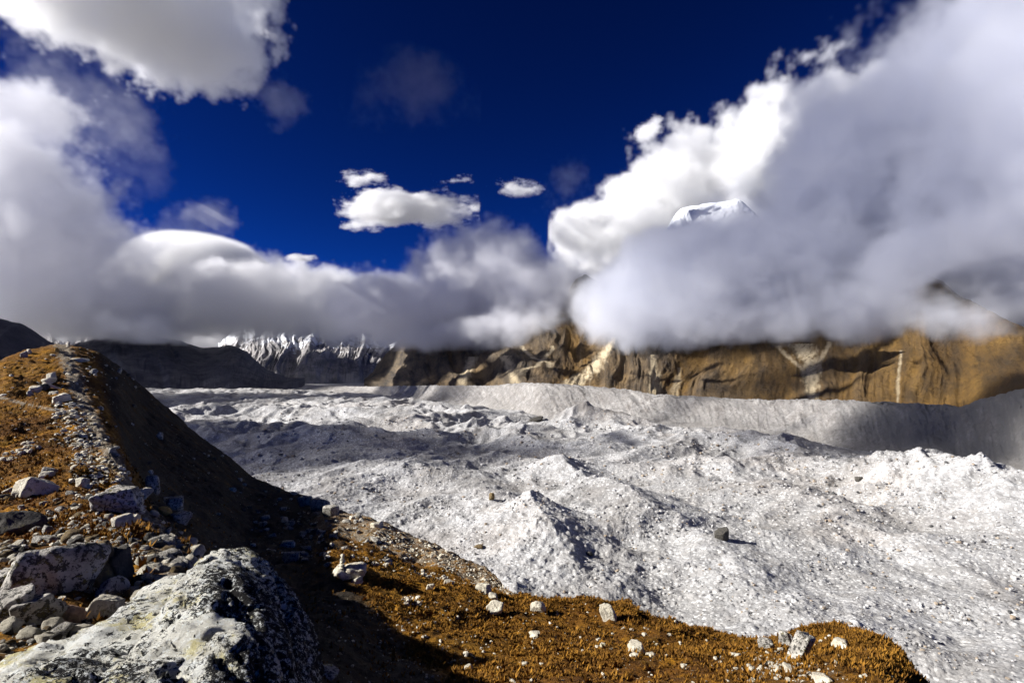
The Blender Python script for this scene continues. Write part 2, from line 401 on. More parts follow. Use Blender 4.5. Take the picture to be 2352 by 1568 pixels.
h2_, _t = cellrock(gx / 1.5, gy / 1.5, 77); gz += h2_ * .8 * near_ * (_t > .5 - .5 * pat)
# raised snout mounds that the photo shows: sharp cone, long spine, far right rim
def G(px, py, r): q = P(px, py, r); return q[0], q[1]
def cone(px, py, w, h, r):
    x, y = G(px, py, r); d = np.hypot(gx - x + wx * .25, gy - y + wy * .25) / w
    return h * np.exp(-d * d) * (d < 4)
ext = cone(1215, 1180, 42, 9, 345)
ax, ay = G(1215, 1180, 345); bx, by = G(1330, 1350, 262)
ext += ridge2(gx, gy, ax, ay, bx, by, 34, 10, 1.3)
ax, ay = G(1290, 1075, 500); bx, by = G(1480, 1230, 370)
ext += ridge2(gx, gy, ax, ay, bx, by, 50, 20, 1.2)
ax, ay = G(1640, 1040, 560); bx, by = G(1850, 1150, 430)
ext += ridge2(gx, gy, ax, ay, bx, by, 60, 9, 1.3)
# right rim crest line
for (a, b, r1, r2, hh, w) in ((2010, 2130, 570, 540, 26, 85), (2130, 2380, 540, 470, 37, 85), (1700, 2010, 740, 580, 12, 80)):
    ax, ay = G(a, 1000, r1); bx, by = G(b, 1000, r2); ext = np.maximum(ext, ridge2(gx, gy, ax, ay, bx, by, w, hh, 1.1))
# lit wave crests left
for (a, b, r1, r2, hh) in ((390, 560, 1120, 1180, 22), (560, 760, 1180, 1120, 20), (760, 900, 1120, 1000, 20), (700, 800, 760, 700, 18), (480, 700, 840, 760, 15), (780, 900, 560, 520, 12)):
    ax, ay = G(a, 930, r1); bx, by = G(b, 930, r2); ext = np.maximum(ext, ridge2(gx, gy, ax, ay, bx, by, 110, hh, 1.2))
gz += ext * (.82 + .3 * n2)
edge = sstep(.75, 1.0, GR / br)
gz = gz * (1 - edge) + (-100 + n2 * 2) * edge
# the trough next to our own moraine keeps below its foot
dirt = sstep(.05, .55, fbm(gx / 80, gy / 80, 5, 83, .6) * 1.5 + .2 * n1) * .75
x_, y_ = G(1340, 955, 900); dirt = np.maximum(dirt, np.exp(-((gx - x_) / 95) ** 2 - ((gy - y_) / 28) ** 2) * 1.3)
gz += 26 * np.exp(-((gx - x_) / 90) ** 2 - ((gy - y_) / 26) ** 2)
gp = np.stack([gx, gy, gz], -1)
gl = mesh_np('glacier', gp, grid_faces(*gx.shape), M['glacier'], attrs={'dirt': np.clip(dirt, 0, 1)})
tag(gl, kind='structure')

# ------------------------------------------------------------------ valley floor to the horizon
def ground_sheet():
    a = np.linspace(0, 2 * math.pi, 97); r = np.array([0, 60, 400, 2000, 8000, 40000.])
    A, R = np.meshgrid(a, r, indexing='ij')
    z = np.full(A.shape, -122.)
    return mesh_np('valley_floor', np.stack([np.sin(A) * R, np.cos(A) * R, z], -1), grid_faces(*A.shape), M['brown'], attrs={'rock': z * 0 + 1, 'scree': z * 0, 'su': A * 1500, 'sv': R})
tag(ground_sheet(), kind='structure')

# ------------------------------------------------------------------ opposite lateral moraine wall
wc = []
for px in (300, 450, 600, 720, 830, 920, 1000, 1060, 1130, 1200, 1250, 1340, 1440, 1500, 1600, 1700, 1850, 2000, 2100, 2200, 2260, 2352, 2550, 2900):
    r0 = float(base_r(px)); cyy = float(crest_y(px)); w = 105 if px > 900 else 150
    q = P(px, cyy, r0 + w); zc = float(q[2])
    wc.append((px, [('z', -112, r0 - 40), ('z', -101, r0 - 8), ('z', -100 + (zc + 100) * .38, r0 + w * .45), ('z', -100 + (zc + 100) * .86, r0 + w * .86), (cyy, r0 + w), ('z', zc - 9, r0 + w + 25), ('z', zc - 22, r0 + w + 130), ('z', zc - 30, r0 + w + 330)]))
wp, wv = sheet_points(wc, 1500, [4, 50, 50, 26, 14, 14, 8])
px_, py_ = proj(wp); r_ = np.hypot(wp[..., 0], wp[..., 1]); azm = np.arctan2(wp[..., 0], wp[..., 1])
WV = np.broadcast_to(wv[None, :], r_.shape)
face = sstep(.6, 2, WV) * (1 - sstep(3.9, 4.4, WV))
s = azm * 1000
lean = s + (WV - 3) * 14 * (1 - .6 * sstep(1500, 1800, px_))
gul = fbm(lean / 13, WV * .55, 4, 201, .55, True)
big = fbm(lean / 85, WV * .35, 3, 207)
nrm = np.stack([np.sin(azm), np.cos(azm)], -1)
dpl = face * (gul * 4.0 + big * 26 + fbm(s / 5, wp[..., 2] / 5, 4, 229, .65) * 2.2 + fbm(s / 15, wp[..., 2] / 14, 5, 219, .6) * 5)
wp[..., 0] += nrm[..., 0] * dpl; wp[..., 1] += nrm[..., 1] * dpl
wp[..., 2] += face * fbm(wp[..., 0] / 22, wp[..., 1] / 22, 4, 211) * 3 + sstep(3.2, 3.9, WV) * (fbm(s / 16, s * 0, 4, 213) * 2.6 + fbm(s / 3.5, s * 0, 3, 217) * 1.2)
# inner bench and ramp left of centre
gully = np.clip(sstep(.25, .7, gul) * .35 + sstep(.05, .35, big) * .25, 0, 1) * face + .55 * sstep(1850, 2050, px_) * face * sstep(-.35, .3, gul)  # darker streaks, plus a general darkening towards the right end of the wall
tag(mesh_np('lateral_moraine', wp, grid_faces(wp.shape[0], wp.shape[1]), M['wall'], attrs={'gully': np.clip(gully, 0, 1)}), kind='structure')

# ------------------------------------------------------------------ mountains
def mountain(name, cols, nu, segs, mat, d_amp, d_len, seed, attr_fn, oct=7, ridged=True, streak=0, amp_fn=None):
    p, v = sheet_points(cols, nu, segs)
    x, y = p[..., 0], p[..., 1]; az = np.arctan2(x, y); r = np.hypot(x, y)
    V = np.broadcast_to(v[None, :], x.shape); n = len(segs)
    m = sstep(0, .5, V) * (1 - .6 * sstep(n - 1.2, n - .8, V))
    rmean = r.mean()
    w = fbm(az * rmean / d_len, p[..., 2] / d_len, 3, seed + 50)
    a = fbm(az * rmean / d_len + w * .5, p[..., 2] / d_len * streak + w * .3 + (y / d_len if streak == 0 else 0), oct, seed, .52, ridged)
    b = fbm(az * rmean / (d_len * .22) + w, p[..., 2] / (d_len * .45), 5, seed + 9, .58, True)
    if amp_fn: m = m * amp_fn(proj(p)[0])
    dd = m * (a * d_amp + b * d_amp * .22)
    # push along the slope's outward direction (towards the valley and up)
    p[..., 0] -= np.sin(az) * dd * .55; p[..., 1] -= np.cos(az) * dd * .55; p[..., 2] += dd * .6
    o = mesh_np(name, p, grid_faces(p.shape[0], p.shape[1]), mat, attrs=attr_fn(p, V, a, b, az))
    tag(o, kind='structure'); return o

# brown valley side on the right
bc = []
for px, top in ((836, 886), (850, 872), (868, 850), (885, 828), (915, 800), (950, 772), (1050, 735), (1150, 720), (1250, 690), (1350, 660), (1450, 680), (1600, 660), (1750, 650), (1900, 640), (2020, 625), (2120, 640), (2200, 684), (2280, 727), (2352, 770), (2480, 830), (2700, 880)):
    r0 = float(base_r(px)) + (330 if px > 900 else 520); cyy = float(crest_y(px)) + 3
    top = min(top, cyy - (25 if px > 880 else 4))
    dep = 620 if px < 2050 else 480
    if px > 2250: r0 -= 60
    bc.append((px, [('z', float(P(px, cyy, r0)[2]) - 30, r0 - 120), (cyy, r0), (cyy * .62 + top * .38, r0 + dep * .45), (top, r0 + dep), ('z', float(P(px, top, r0 + dep)[2]) - 60, r0 + dep + 220)]))
def br_attr(p, V, a, b, az):
    px, py = proj(p)
    sc = np.zeros_like(px)
    def chute(pts, w, s=1.0):
        xs = np.interp(py, [q[1] for q in pts], [q[0] for q in pts])
        k = (py > pts[0][1] - 6) & (py < pts[-1][1] + 12)
        ww = np.interp(py, [pts[0][1], pts[-1][1]], w)
        nz = fbm(px / 9, py / 14, 3, 333) * ww * .9
        return np.clip(1.3 - np.abs(px - xs + nz) / ww, 0, 1) * k * s
    for pts, w, s_ in ((((1270, 800), (1235, 840), (1195, 850)), (4, 10), .8), (((1200, 800), (1225, 822), (1262, 832)), (5, 7), .8), (((1085, 825), (1062, 880)), (12, 12), .8), (((1160, 822), (1185, 880)), (13, 9), .75),
                       (((1410, 780), (1360, 850), (1290, 905)), (7, 30), 1), (((1840, 795), (1862, 830), (1866, 915)), (26, 13), .9), (((1790, 800), (1845, 850), (1862, 880)), (7, 6), .6), (((1905, 790), (1872, 850)), (6, 6), .6),
                       (((2070, 810), (2064, 860), (2062, 912)), (4, 4), .6), (((1500, 820), (1505, 905)), (5, 20), .7), (((1560, 850), (1550, 905)), (4, 14), .5)):
        sc = np.maximum(sc, chute(pts, w, s_))
    rock = sstep(.05, .5, a) * .6 * (1 - sstep(1500, 1750, px)) + sstep(.45, .8, a) * .3
    rock = np.maximum(rock, (1 - sstep(960, 1040, px)) * .95)
    return {'su': az * 1500, 'sv': V * 45, 'scree': np.clip(sc, 0, 1), 'rock': np.clip(rock, 0, 1)}
mountain('brown_mountain', bc, 1100, [4, 110, 110, 8], M['brown'], 80, 320, 301, br_attr, streak=.18, oct=5, amp_fn=lambda q: 1 - .50 * sstep(1520, 1720, q))

M['snow_far'] = mat_snowrock('snowy_crag', (.16, .155, .16), (.36, .34, .33), .36, .48)
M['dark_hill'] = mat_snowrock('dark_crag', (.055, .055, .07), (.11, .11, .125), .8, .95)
M['snow_peak'] = mat_snowrock('snow_field', (.2, .2, .22), (.34, .33, .32), .32, .42)
def sn_attr(lo_z, hi_z, off=0):
    def f(p, V, a, b, az):
        return {'snow': np.clip(sstep(lo_z, hi_z, p[..., 2]) * .8 + a * -.35 + .1 + off, 0, 1)}
    return f
def simple_cols(spec, r0, depth, foot):
    return [(px, [('z', -118, r0 - 250), (foot, r0), (foot * .5 + top * .5, r0 + depth * .5), (top, r0 + depth), ('z', float(P(px, top, r0 + depth)[2]) - 250, r0 + depth * 1.5)]) for px, top in spec]
# grey snow-dusted face closing the valley
mountain('snowy_mountain', simple_cols(((500, 800), (560, 760), (600, 742), (640, 728), (690, 716), (740, 745), (800, 770), (850, 790), (880, 812), (905, 800), (960, 760), (1040, 760)), 4700, 1500, 876), 700, [4, 90, 90, 6], M['snow_far'], 170, 560, 401, sn_attr(-20, 420, -.02), streak=.25)
# blue-shadowed spur left of it
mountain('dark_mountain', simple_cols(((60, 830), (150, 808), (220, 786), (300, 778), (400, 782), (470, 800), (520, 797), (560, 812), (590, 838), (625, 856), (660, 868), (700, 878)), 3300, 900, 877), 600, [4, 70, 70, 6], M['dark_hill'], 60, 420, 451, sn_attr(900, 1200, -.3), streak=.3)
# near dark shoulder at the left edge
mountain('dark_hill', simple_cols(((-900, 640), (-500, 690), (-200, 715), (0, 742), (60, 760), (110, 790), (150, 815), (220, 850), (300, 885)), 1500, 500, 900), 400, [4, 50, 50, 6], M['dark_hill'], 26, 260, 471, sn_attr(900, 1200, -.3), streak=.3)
# crags that show through the cloud at the left
mountain('cragged_peak', simple_cols(((60, 790), (100, 745), (125, 722), (150, 728), (180, 748), (215, 742), (240, 760), (275, 752), (310, 790), (360, 810)), 4300, 900, 850), 400, [4, 60, 60, 6], M['snow_far'], 90, 260, 491, sn_attr(250, 480, .15), streak=.3)
# far right snow ridge behind the brown shoulder
mountain('snow_ridge', simple_cols(((2080, 720), (2150, 650), (2200, 640), (2260, 625), (2352, 600), (2500, 560), (2800, 560)), 2600, 900, 800), 400, [4, 60, 60, 6], M['snow_peak'], 70, 420, 521, sn_attr(150, 420, .35), streak=.3)
# sharp white summit above the right hand cloud
mountain('snow_summit', simple_cols(((1440, 640), (1530, 530), (1566, 482), (1610, 474), (1690, 463), (1730, 490), (1790, 560), (1860, 640)), 2200, 600, 800), 300, [4, 60, 90, 6], M['snow_peak'], 16, 200, 541, sn_attr(-400, -300, 1.2), streak=.3)

# ------------------------------------------------------------------ clouds: volume grids
def cloudmat(dens, g, col):
    m = bpy.data.materials.new('cloud'); m.use_nodes = True; n = m.node_tree.nodes; n.clear()
    o = n.new('ShaderNodeOutputMaterial'); v = n.new('ShaderNodeVolumePrincipled')
    v.inputs['Color'].default_value = (*col, 1); v.inputs['Density'].default_value = dens; v.inputs['Anisotropy'].default_value = g
    m.node_tree.links.new(v.outputs[0], o.inputs['Volume']); return m
VOXSCALE = 1.0
def cloud(name, blobs, vox, dens, nscale=400, namp=1.0, detail=6, rough=.6, gain=5, bias=.2, g=.3, holes=(), base=None, stretch=(1, 1, 1), seed=0, label=None, cat=None, kind=None, group=None, col=(1, 1, 1), dist=0, fine=2.2, rag=4):
    """blobs: (px, py, r, half_w_px, half_h_px, half_depth_m); ellipsoids round that point of the sky"""
    B = []
    for px, py, r, hw, hh, hd in blobs:
        if px is None:      # world centre, radii
            B.append((py, (hw, hd, hh))); continue
        c = P(px, py, r); k = r / F
        az = math.atan2(c[0], c[1]); co = math.hypot(1, (px - CX) / F)
        rx = hw * k * .9; B.append((tuple(float(q) for q in c), (math.hypot(rx * math.cos(az), hd * math.sin(az)), math.hypot(hd * math.cos(az), rx * math.sin(az)), hh * k * .92)))
    lo_ = [min(b[0][i] - b[1][i] * 1.15 for b in B) for i in range(3)]; hi_ = [max(b[0][i] + b[1][i] * 1.15 for b in B) for i in range(3)]
    if base is not None: lo_[2] = max(lo_[2], base[0] - base[1])
    vox = vox * VOXSCALE
    res = [max(8, int((hi_[i] - lo_[i]) / vox)) for i in range(3)]
    print('CLOUD', name, res, round(res[0] * res[1] * res[2] / 1e6, 2), 'Mvox')
    vol = bpy.data.volumes.new(name); ob = bpy.data.objects.new(name, vol); COL.objects.link(ob)
    ng = bpy.data.node_groups.new(name, 'GeometryNodeTree')
    ng.interface.new_socket('Geometry', in_out='INPUT', socket_type='NodeSocketGeometry'); ng.interface.new_socket('Geometry', in_out='OUTPUT', socket_type='NodeSocketGeometry')
    N = ng.nodes; K = ng.links.new
    mt = cloudmat(dens, g, col)
    out = N.new('NodeGroupOutput'); vc = N.new('GeometryNodeVolumeCube'); sm = N.new('GeometryNodeSetMaterial'); sm.inputs['Material'].default_value = mt
    vc.inputs['Min'].default_value = lo_; vc.inputs['Max'].default_value = hi_
    for i, a in enumerate('XYZ'): vc.inputs['Resolution ' + a].default_value = res[i]
    pos = N.new('GeometryNodeInputPosition').outputs[0]
    def mth(op, a, b=None, c=None, clamp=False):
        n = N.new('ShaderNodeMath'); n.operation = op; n.use_clamp = clamp
        for i, v in enumerate((a, b, c)):
            if isinstance(v, bpy.types.NodeSocket): K(v, n.inputs[i])
            elif v is not None: n.inputs[i].default_value = v
        return n.outputs[0]
    def ell(p, r):
        s = N.new('ShaderNodeVectorMath'); s.operation = 'SUBTRACT'; K(pos, s.inputs[0]); s.inputs[1].default_value = p
        q = N.new('ShaderNodeVectorMath'); q.operation = 'DIVIDE'; K(s.outputs[0], q.inputs[0]); q.inputs[1].default_value = r
        l = N.new('ShaderNodeVectorMath'); l.operation = 'LENGTH'; K(q.outputs[0], l.inputs[0]); return l.outputs['Value']
    cur = None
    for p, r in B:
        e = ell(p, r); cur = e if cur is None else mth('SMOOTH_MIN', cur, e, .12)
    sc = N.new('ShaderNodeVectorMath'); sc.operation = 'MULTIPLY'; K(pos, sc.inputs[0]); sc.inputs[1].default_value = stretch
    of = N.new('ShaderNodeVectorMath'); of.operation = 'ADD'; K(sc.outputs[0], of.inputs[0]); of.inputs[1].default_value = (seed * 1371., seed * 731., 0)
    nz = N.new('ShaderNodeTexNoise'); nz.inputs['Scale'].default_value = 1 / nscale; nz.inputs['Detail'].default_value = detail; nz.inputs['Roughness'].default_value = rough
    nz.inputs['Distortion'].default_value = dist
    K(of.outputs[0], nz.inputs['Vector'])
    b = mth('SUBTRACT', mth('MULTIPLY_ADD', nz.outputs[0], namp * 4.5, 1 - namp * 2.25 - bias), cur)
    n2 = N.new('ShaderNodeTexNoise'); n2.inputs['Scale'].default_value = 4.3 / nscale; n2.inputs['Detail'].default_value = max(2, detail - 3); n2.inputs['Roughness'].default_value = min(.72, rough + .06)
    K(of.outputs[0], n2.inputs['Vector'])
    b = mth('ADD', b, mth('MULTIPLY', mth('SUBTRACT', n2.outputs[0], .5), namp * fine))
    for px, py, r, hw, hh, hd in holes:
        c = P(px, py, r); k = r / F
        hl = ell(tuple(float(q) for q in c), (hw * k, hd, hh * k))
        b = mth('SUBTRACT', b, mth('MULTIPLY', mth('SUBTRACT', 1.0, hl, clamp=True), 3.0))
    if base is not None:
        sz = N.new('ShaderNodeSeparateXYZ'); K(pos, sz.inputs[0])
        lift = mth('MULTIPLY', mth('SUBTRACT', mth('ADD', sz.outputs[2], mth('MULTIPLY', mth('SUBTRACT', nz.outputs[0], .5), base[1] * rag)), base[0]), 1 / base[1])
        b = mth('MINIMUM', b, lift)
    e = mth('MULTIPLY', b, gain, clamp=True)
    K(e, vc.inputs['Density']); K(vc.outputs[0], sm.inputs[0]); K(sm.outputs[0], out.inputs[0])
    md = ob.modifiers.new('cloud', 'NODES'); md.node_group = ng
    vol.materials.append(mt)
    tag(ob, label, cat, group, kind)
    return ob
R0 = 1500
cloud('cloud_bank', [(-100, 700, 10500, 380, 130, 900), (250, 730, 10500, 380, 100, 900), (600, 740, 10500, 350, 95, 900), (850, 760, 10500, 250, 80, 900), (250, 790, 10500, 600, 65, 900)],
    45, .005, nscale=1200, namp=.4, detail=8, rough=.6, gain=5, bias=.08, g=.1, seed=30, kind='stuff')
cloud('cloud_bank', [
    (1500, 735, 1800, 230, 105, 380), (1420, 700, 1750, 120, 110, 250), (1700, 710, 1720, 280, 150, 420), (1900, 640, 1720, 290, 220, 420), (2060, 480, 1750, 250, 280, 450), (2290, 390, 1750, 250, 350, 450),
    (2250, 620, 1500, 260, 180, 350), (2090, 730, 1500, 220, 110, 250), (2550, 500, 1600, 350, 420, 450), (1800, 740, 1600, 300, 90, 260), (1650, 600, 1750, 165, 92, 260), (1510, 600, 1750, 120, 80, 200)],
    11, .016, nscale=460, namp=.40, detail=9, rough=.66, gain=6, bias=.10, g=.2, base=(62, 45), rag=8, seed=1, fine=3.4, kind='stuff', col=(.93, .94, .98),
    holes=((2260, 660, 1350, 70, 50, 200),))
cloud('cloud_bank', [
    (1090, 655, 2250, 190, 160, 400), (930, 715, 2300, 200, 100, 400), (1260, 705, 2200, 170, 125, 350), (1180, 760, 2100, 220, 60, 300), (1000, 775, 2250, 150, 50, 300)],
    13, .012, nscale=420, namp=.40, detail=9, rough=.66, gain=6, bias=.10, g=.2, base=(88, 45), rag=8, seed=2, fine=3.4, kind='stuff', col=(.95, .95, .98))
cloud('cloud_bank', [
    (1400, 540, 3300, 130, 70, 500), (1530, 450, 3300, 130, 110, 500), (1680, 400, 3300, 150, 130, 500), (1800, 300, 3300, 150, 130, 500), (1900, 240, 3300, 110, 100, 400), (1600, 520, 3200, 230, 90, 400), (1330, 520, 3300, 60, 45, 250), (1450, 640, 3300, 170, 80, 400)],
    15, .02, nscale=420, namp=.9, detail=8, rough=.62, gain=4, bias=.22, g=.35, seed=3, kind='stuff', fine=1.6,
    holes=((1625, 488, 2900, 75, 45, 500),))
cloud('cloud_bank', [
    (90, 560, 3900, 200, 170, 600), (0, 430, 3900, 150, 120, 500), (90, 660, 3900, 200, 100, 600), (-150, 640, 3900, 200, 160, 500), (210, 715, 3900, 120, 55, 400), (40, 260, 3900, 75, 75, 350), (20, 330, 3900, 60, 60, 300)],
    18, .006, nscale=620, namp=.75, detail=9, rough=.68, gain=5, bias=.12, g=.0, seed=4, col=(.93, .93, .95), kind='stuff', base=(300, 120), rag=7)
cloud('cloud_bank', [
    (450, 690, 3950, 200, 85, 330), (620, 720, 3950, 200, 85, 330), (760, 690, 3950, 200, 70, 330), (560, 650, 3950, 150, 60, 300), (330, 730, 4000, 200, 60, 300), (850, 740, 4000, 160, 65, 300), (200, 770, 3900, 170, 40, 400), (260, 765, 3950, 220, 60, 400), (100, 745, 3950, 200, 70, 400)],
    17, .008, nscale=520, namp=.8, detail=9, rough=.68, gain=5, bias=.10, g=.05, seed=5, col=(.95, .95, .96), kind='stuff', base=(215, 60), rag=13)
cloud('cloud', [(445, 612, 4900, 165, 76, 500), (535, 632, 4900, 90, 62, 400), (355, 635, 4900, 100, 55, 400)],
    19, .02, nscale=900, namp=.10, detail=5, rough=.5, gain=6, bias=.05, g=.2, fine=1, seed=6, label='bright white cloud with a smooth domed top rising over the left cloud bank', cat='cloud')
cloud('cloud', [(330, 20, 2600, 190, 150, 500), (430, 90, 2600, 130, 100, 400), (250, -60, 2600, 260, 120, 500), (470, -20, 2600, 110, 110, 400), (150, 0, 2600, 120, 70, 350)],
    12, .014, nscale=420, namp=.8, detail=9, rough=.68, gain=5, bias=.16, g=.15, seed=7, label='large grey white cloud with ragged lower edge at the top left of the sky', cat='cloud')
cloud('cloud', [(940, 480, 3000, 155, 42, 160), (860, 462, 3000, 75, 22, 100), (900, 500, 3000, 110, 26, 120)],
    6.5, .035, nscale=170, namp=.95, detail=8, rough=.62, gain=2.2, bias=.06, g=.35, stretch=(.7, 1, 1.7), fine=1.3, seed=8, label='flat white cloud alone in the middle of the blue sky', cat='cloud')
for i, (px, py, hw, hh, lb) in enumerate(((1185, 432, 66, 18, 'small bright ragged cloud just right of the flat white cloud'), (830, 415, 60, 24, 'thin torn cloud shred above the left end of the flat white cloud'),
        (1490, 299, 30, 20, 'tiny white puff alone in the blue sky over the right cloud bank'), (1040, 415, 50, 14, 'thin cloud strand above the right end of the flat white cloud'), (690, 594, 34, 7, 'two tiny cloud flecks low over the valley end'))):
    cloud('cloud', [(px, py, 3000, hw, hh, 80)], 5, .03, nscale=90, namp=.9, detail=7, rough=.62, fine=1.3, gain=2, bias=(.2, .35, .0, .35, .0)[i], g=.35, stretch=(.7, 1, 1.5), seed=10 + i, label=lb, cat='cloud')
for i, (px, py, hw, hh, de, lb) in enumerate(((640, 220, 60, 50, .0016, 'faint torn wisp of cloud right of the big upper left cloud'), (950, 215, 150, 90, .00012, 'very faint veil of cloud high in the middle sky'),
        (1290, 432, 75, 50, .0012, 'faint grey puff beside the small bright ragged cloud'), (450, 510, 60, 45, .002, 'faint slanting wisp above the smooth domed cloud'), (200, 210, 150, 110, .0007, 'dim grey veil below the big upper left cloud'), (200, 350, 150, 100, .0003, 'dim blue grey veil between the left clouds'))):
    cloud('wisp_cloud', [(px, py, 2600, hw, hh, 150)], 10, de, nscale=200, namp=.9, detail=6, rough=.6, gain=2, bias=.1, g=.3, seed=20 + i, label=lb, cat='cloud')
# unseen clouds added sunward to shade the glacier, wall, mountains and right cloud bank
def shade_cloud(i, px, py, r, hx, hy, dist=2400, hz=90, dens=.02):
    c = Vector(P(px, py, r)) + sd * dist
    cloud('cloud_bank', [(None, tuple(c), 0, hx, hz, hy)], 24, dens, nscale=260, namp=.42, detail=4, rough=.5, gain=4, bias=.1, seed=60 + i, kind='stuff')
shade_cloud(0, 540, 1040, 700, 340, 300, dens=.010)
shade_cloud(1, 560, 900, 1900, 750, 240, 2600, dens=.01)
shade_cloud(2, 2260, 960, 800, 340, 180, 2600, dens=.012)
shade_cloud(3, 1600, 930, 1120, 90, 50, 2500, dens=.005)
shade_cloud(4, 925, 870, 2200, 330, 330, 2700, dens=.01)
shade_cloud(5, 420, 830, 3800, 700, 400, 2600, dens=.006)
shade_cloud(7, 60, 800, 1800, 330, 330, 2600)
shade_cloud(8, 1900, 520, 1700, 900, 700, 3000, 420, .0019)
shade_cloud(6, 1800, 850, 1300, 170, 130, 2600, dens=.005)
print('SETTING', round(time.time() - T0, 1))

# ------------------------------------------------------------------ rocks
rng = np.random.default_rng(7)
def icosphere(n):
    import bmesh
    bm = bmesh.new(); bmesh.ops.create_icosphere(bm, subdivisions=n, radius=1)
    v = np.array([q.co[:] for q in bm.verts]); f = np.array([[w.index for w in q.verts] for q in bm.faces]); bm.free(); return v, f
ICO = {n: icosphere(n) for n in (1, 2, 3, 4, 5)}
def rock_shape(seed, n=3, cuts=9, rough=.10, blocky=.5):
    """a boulder: a sphere cut by random planes, then broken up by noise; unit size"""
    r = np.random.default_rng(seed); v, f = ICO[n]; v = v.copy(); d = v / np.linalg.norm(v, axis=1)[:, None]
    rad = np.full(len(v), 1.25)
    for k in range(cuts):
        nn = r.normal(size=3); nn /= np.linalg.norm(nn); off = r.uniform(.52, 1.0)
        c = d @ nn; rad = np.where(c > .05, np.minimum(rad, off / np.maximum(c, .05)), rad)
    for ax in range(3):
        for sg in (-1, 1):
            nn = np.zeros(3); nn[ax] = sg; c = d @ nn; off = r.uniform(.62, .95)
            if r.random() < blocky: rad = np.where(c > .05, np.minimum(rad, off / np.maximum(c, .05)), rad)
    q = d * 2.1 + r.uniform(0, 50, 3)
    nz = fbm(q[:, 0] + q[:, 2] * .7, q[:, 1] - q[:, 2] * .6, 4, seed % 91, .6)
    rad = rad * (1 + rough * 1.6 * nz)
    v = d * rad[:, None]
    v -= (v.max(0) + v.min(0)) / 2; v /= np.abs(v).max(0)
    return v, f
PROTO = [rock_shape(100 + i, 3, 7 + i % 5, .12, .5) for i in range(14)]
PROTO_LO = [rock_shape(300 + i, 2, 7, .12, .5) for i in range(12)]
PROTO_XL = [rock_shape(500 + i, 1, 5, .10, .5) for i in range(10)]
def rotz(a): c, s_ = math.cos(a), math.sin(a); return np.array([[c, -s_, 0], [s_, c, 0], [0, 0, 1]])
def place(px, py, w, h, mat='pale', kind=None, label=None, cat='boulder', group=None, depth=None, tilt=0, sink=.27, seed=None, name='boulder', detail=4, cuts=9, yaw=0, rough=.12):
    """one rock whose middle is seen at px,py and whose seen size is w x h; it is set down on the ground below that point"""
    p, nrm = hit(px, py + h * .38)
    if p is None: return None
    p = np.array(p); r = math.hypot(p[0], p[1]); k = math.sqrt((p ** 2).sum()) / F
    seed = seed if seed is not None else int(px * 7 + py * 13) % 9973
    v, f = rock_shape(seed, detail, cuts, rough)
    W_, H_ = w * k / 2, h * k / 2; D_ = depth * W_ if depth else (W_ * .55 + H_ * .55)
    v = v * np.array([W_, D_, H_ * 1.12])
    if tilt:
        c, s_ = math.cos(tilt), math.sin(tilt); v = v @ np.array([[c, 0, s_], [0, 1, 0], [-s_, 0, c]]).T
    az = math.atan2(p[0], p[1]); v = v @ rotz(-az + yaw).T
    o = mesh_np(name, v, f, M[mat])
    g, gn = drop(p[0], p[1])
    base = g.z if g is not None and abs(g.z - p[2]) < 3 else p[2]
    o.location = (p[0], p[1], base + H_ * (1 - sink * 2) * .95 - .03)
    tag(o, label, cat, group); return o

# hero boulder: hull through points given in metres along the sight lines
def hull_rock(name, pts, mat, sub=3, amp=.10, label=None, cat='boulder', extra=None, seed=5, smooth=2, sink=None):
    import bmesh
    bm = bmesh.new()
    for q in pts: bm.verts.new(q)
    r = bmesh.ops.convex_hull(bm, input=bm.verts)
    bmesh.ops.delete(bm, geom=[g for g in bm.verts if not g.link_faces], context='VERTS')
    bmesh.ops.triangulate(bm, faces=bm.faces[:])
    me = bpy.data.meshes.new(name); bm.to_mesh(me); bm.free()
    o = bpy.data.objects.new(name, me); COL.objects.link(o)
    rm = o.modifiers.new('r', 'REMESH'); rm.mode = 'VOXEL'; rm.voxel_size = extra or .06
    sm = o.modifiers.new('s', 'SMOOTH'); sm.iterations = smooth * 4; sm.factor = .5
    dg = bpy.context.evaluated_depsgraph_get(); ev = o.evaluated_get(dg); m2 = ev.to_mesh()
    n = len(m2.vertices); v = np.empty(n * 3, np.float32); m2.vertices.foreach_get('co', v); v = v.reshape(-1, 3)
    nn = np.empty(n * 3, np.float32); m2.vertices.foreach_get('normal', nn); nn = nn.reshape(-1, 3)
    f = np.array([p.vertices[:] for p in m2.polygons]); ev.to_mesh_clear()
    COL.objects.unlink(o); bpy.data.objects.remove(o)
    x, y, z = v.T
    # strata run down to the left; two skewed noise planes make it 3-D
    a = fbm(x * .8 + z * 1.3, y * .8 - z * .9, 4, seed) * 1.0
    b = fbm(x * 3.1 + y * 1.7 + z * 2.2, y * 2.9 - x * 1.1 - z * 2.6, 5, seed + 3, .6, True)
    c = fbm(x * 9 + z * 7, y * 9 - z * 8, 4, seed + 5, .6)
    st = np.abs((((x * .35 + z * 1.0 - y * .15) * 1.7 + a * .8) % 1) - .5) * 2
    cr = np.clip(.09 - st, 0, .09) / .09
    st2 = np.abs((((x * 1.0 - z * .45 + y * .3) * .9 + a * 1.1) % 1) - .5) * 2; cr = np.maximum(cr, np.clip(.05 - st2, 0, .05) / .05)
    v = v + nn * (amp * (a * 1.3 + b * .45 + c * .18 - cr * .8))[:, None]
    o = mesh_np(name, v, f, mat, attrs={'black': np.clip(.5 + nn[:, 0] * .45 - nn[:, 2] * .25 - nn[:, 1] * .1 + a * .4, 0, 1)})  # weights oppose the sun direction, so shade is put into the speckle
    tag(o, label, cat); return o
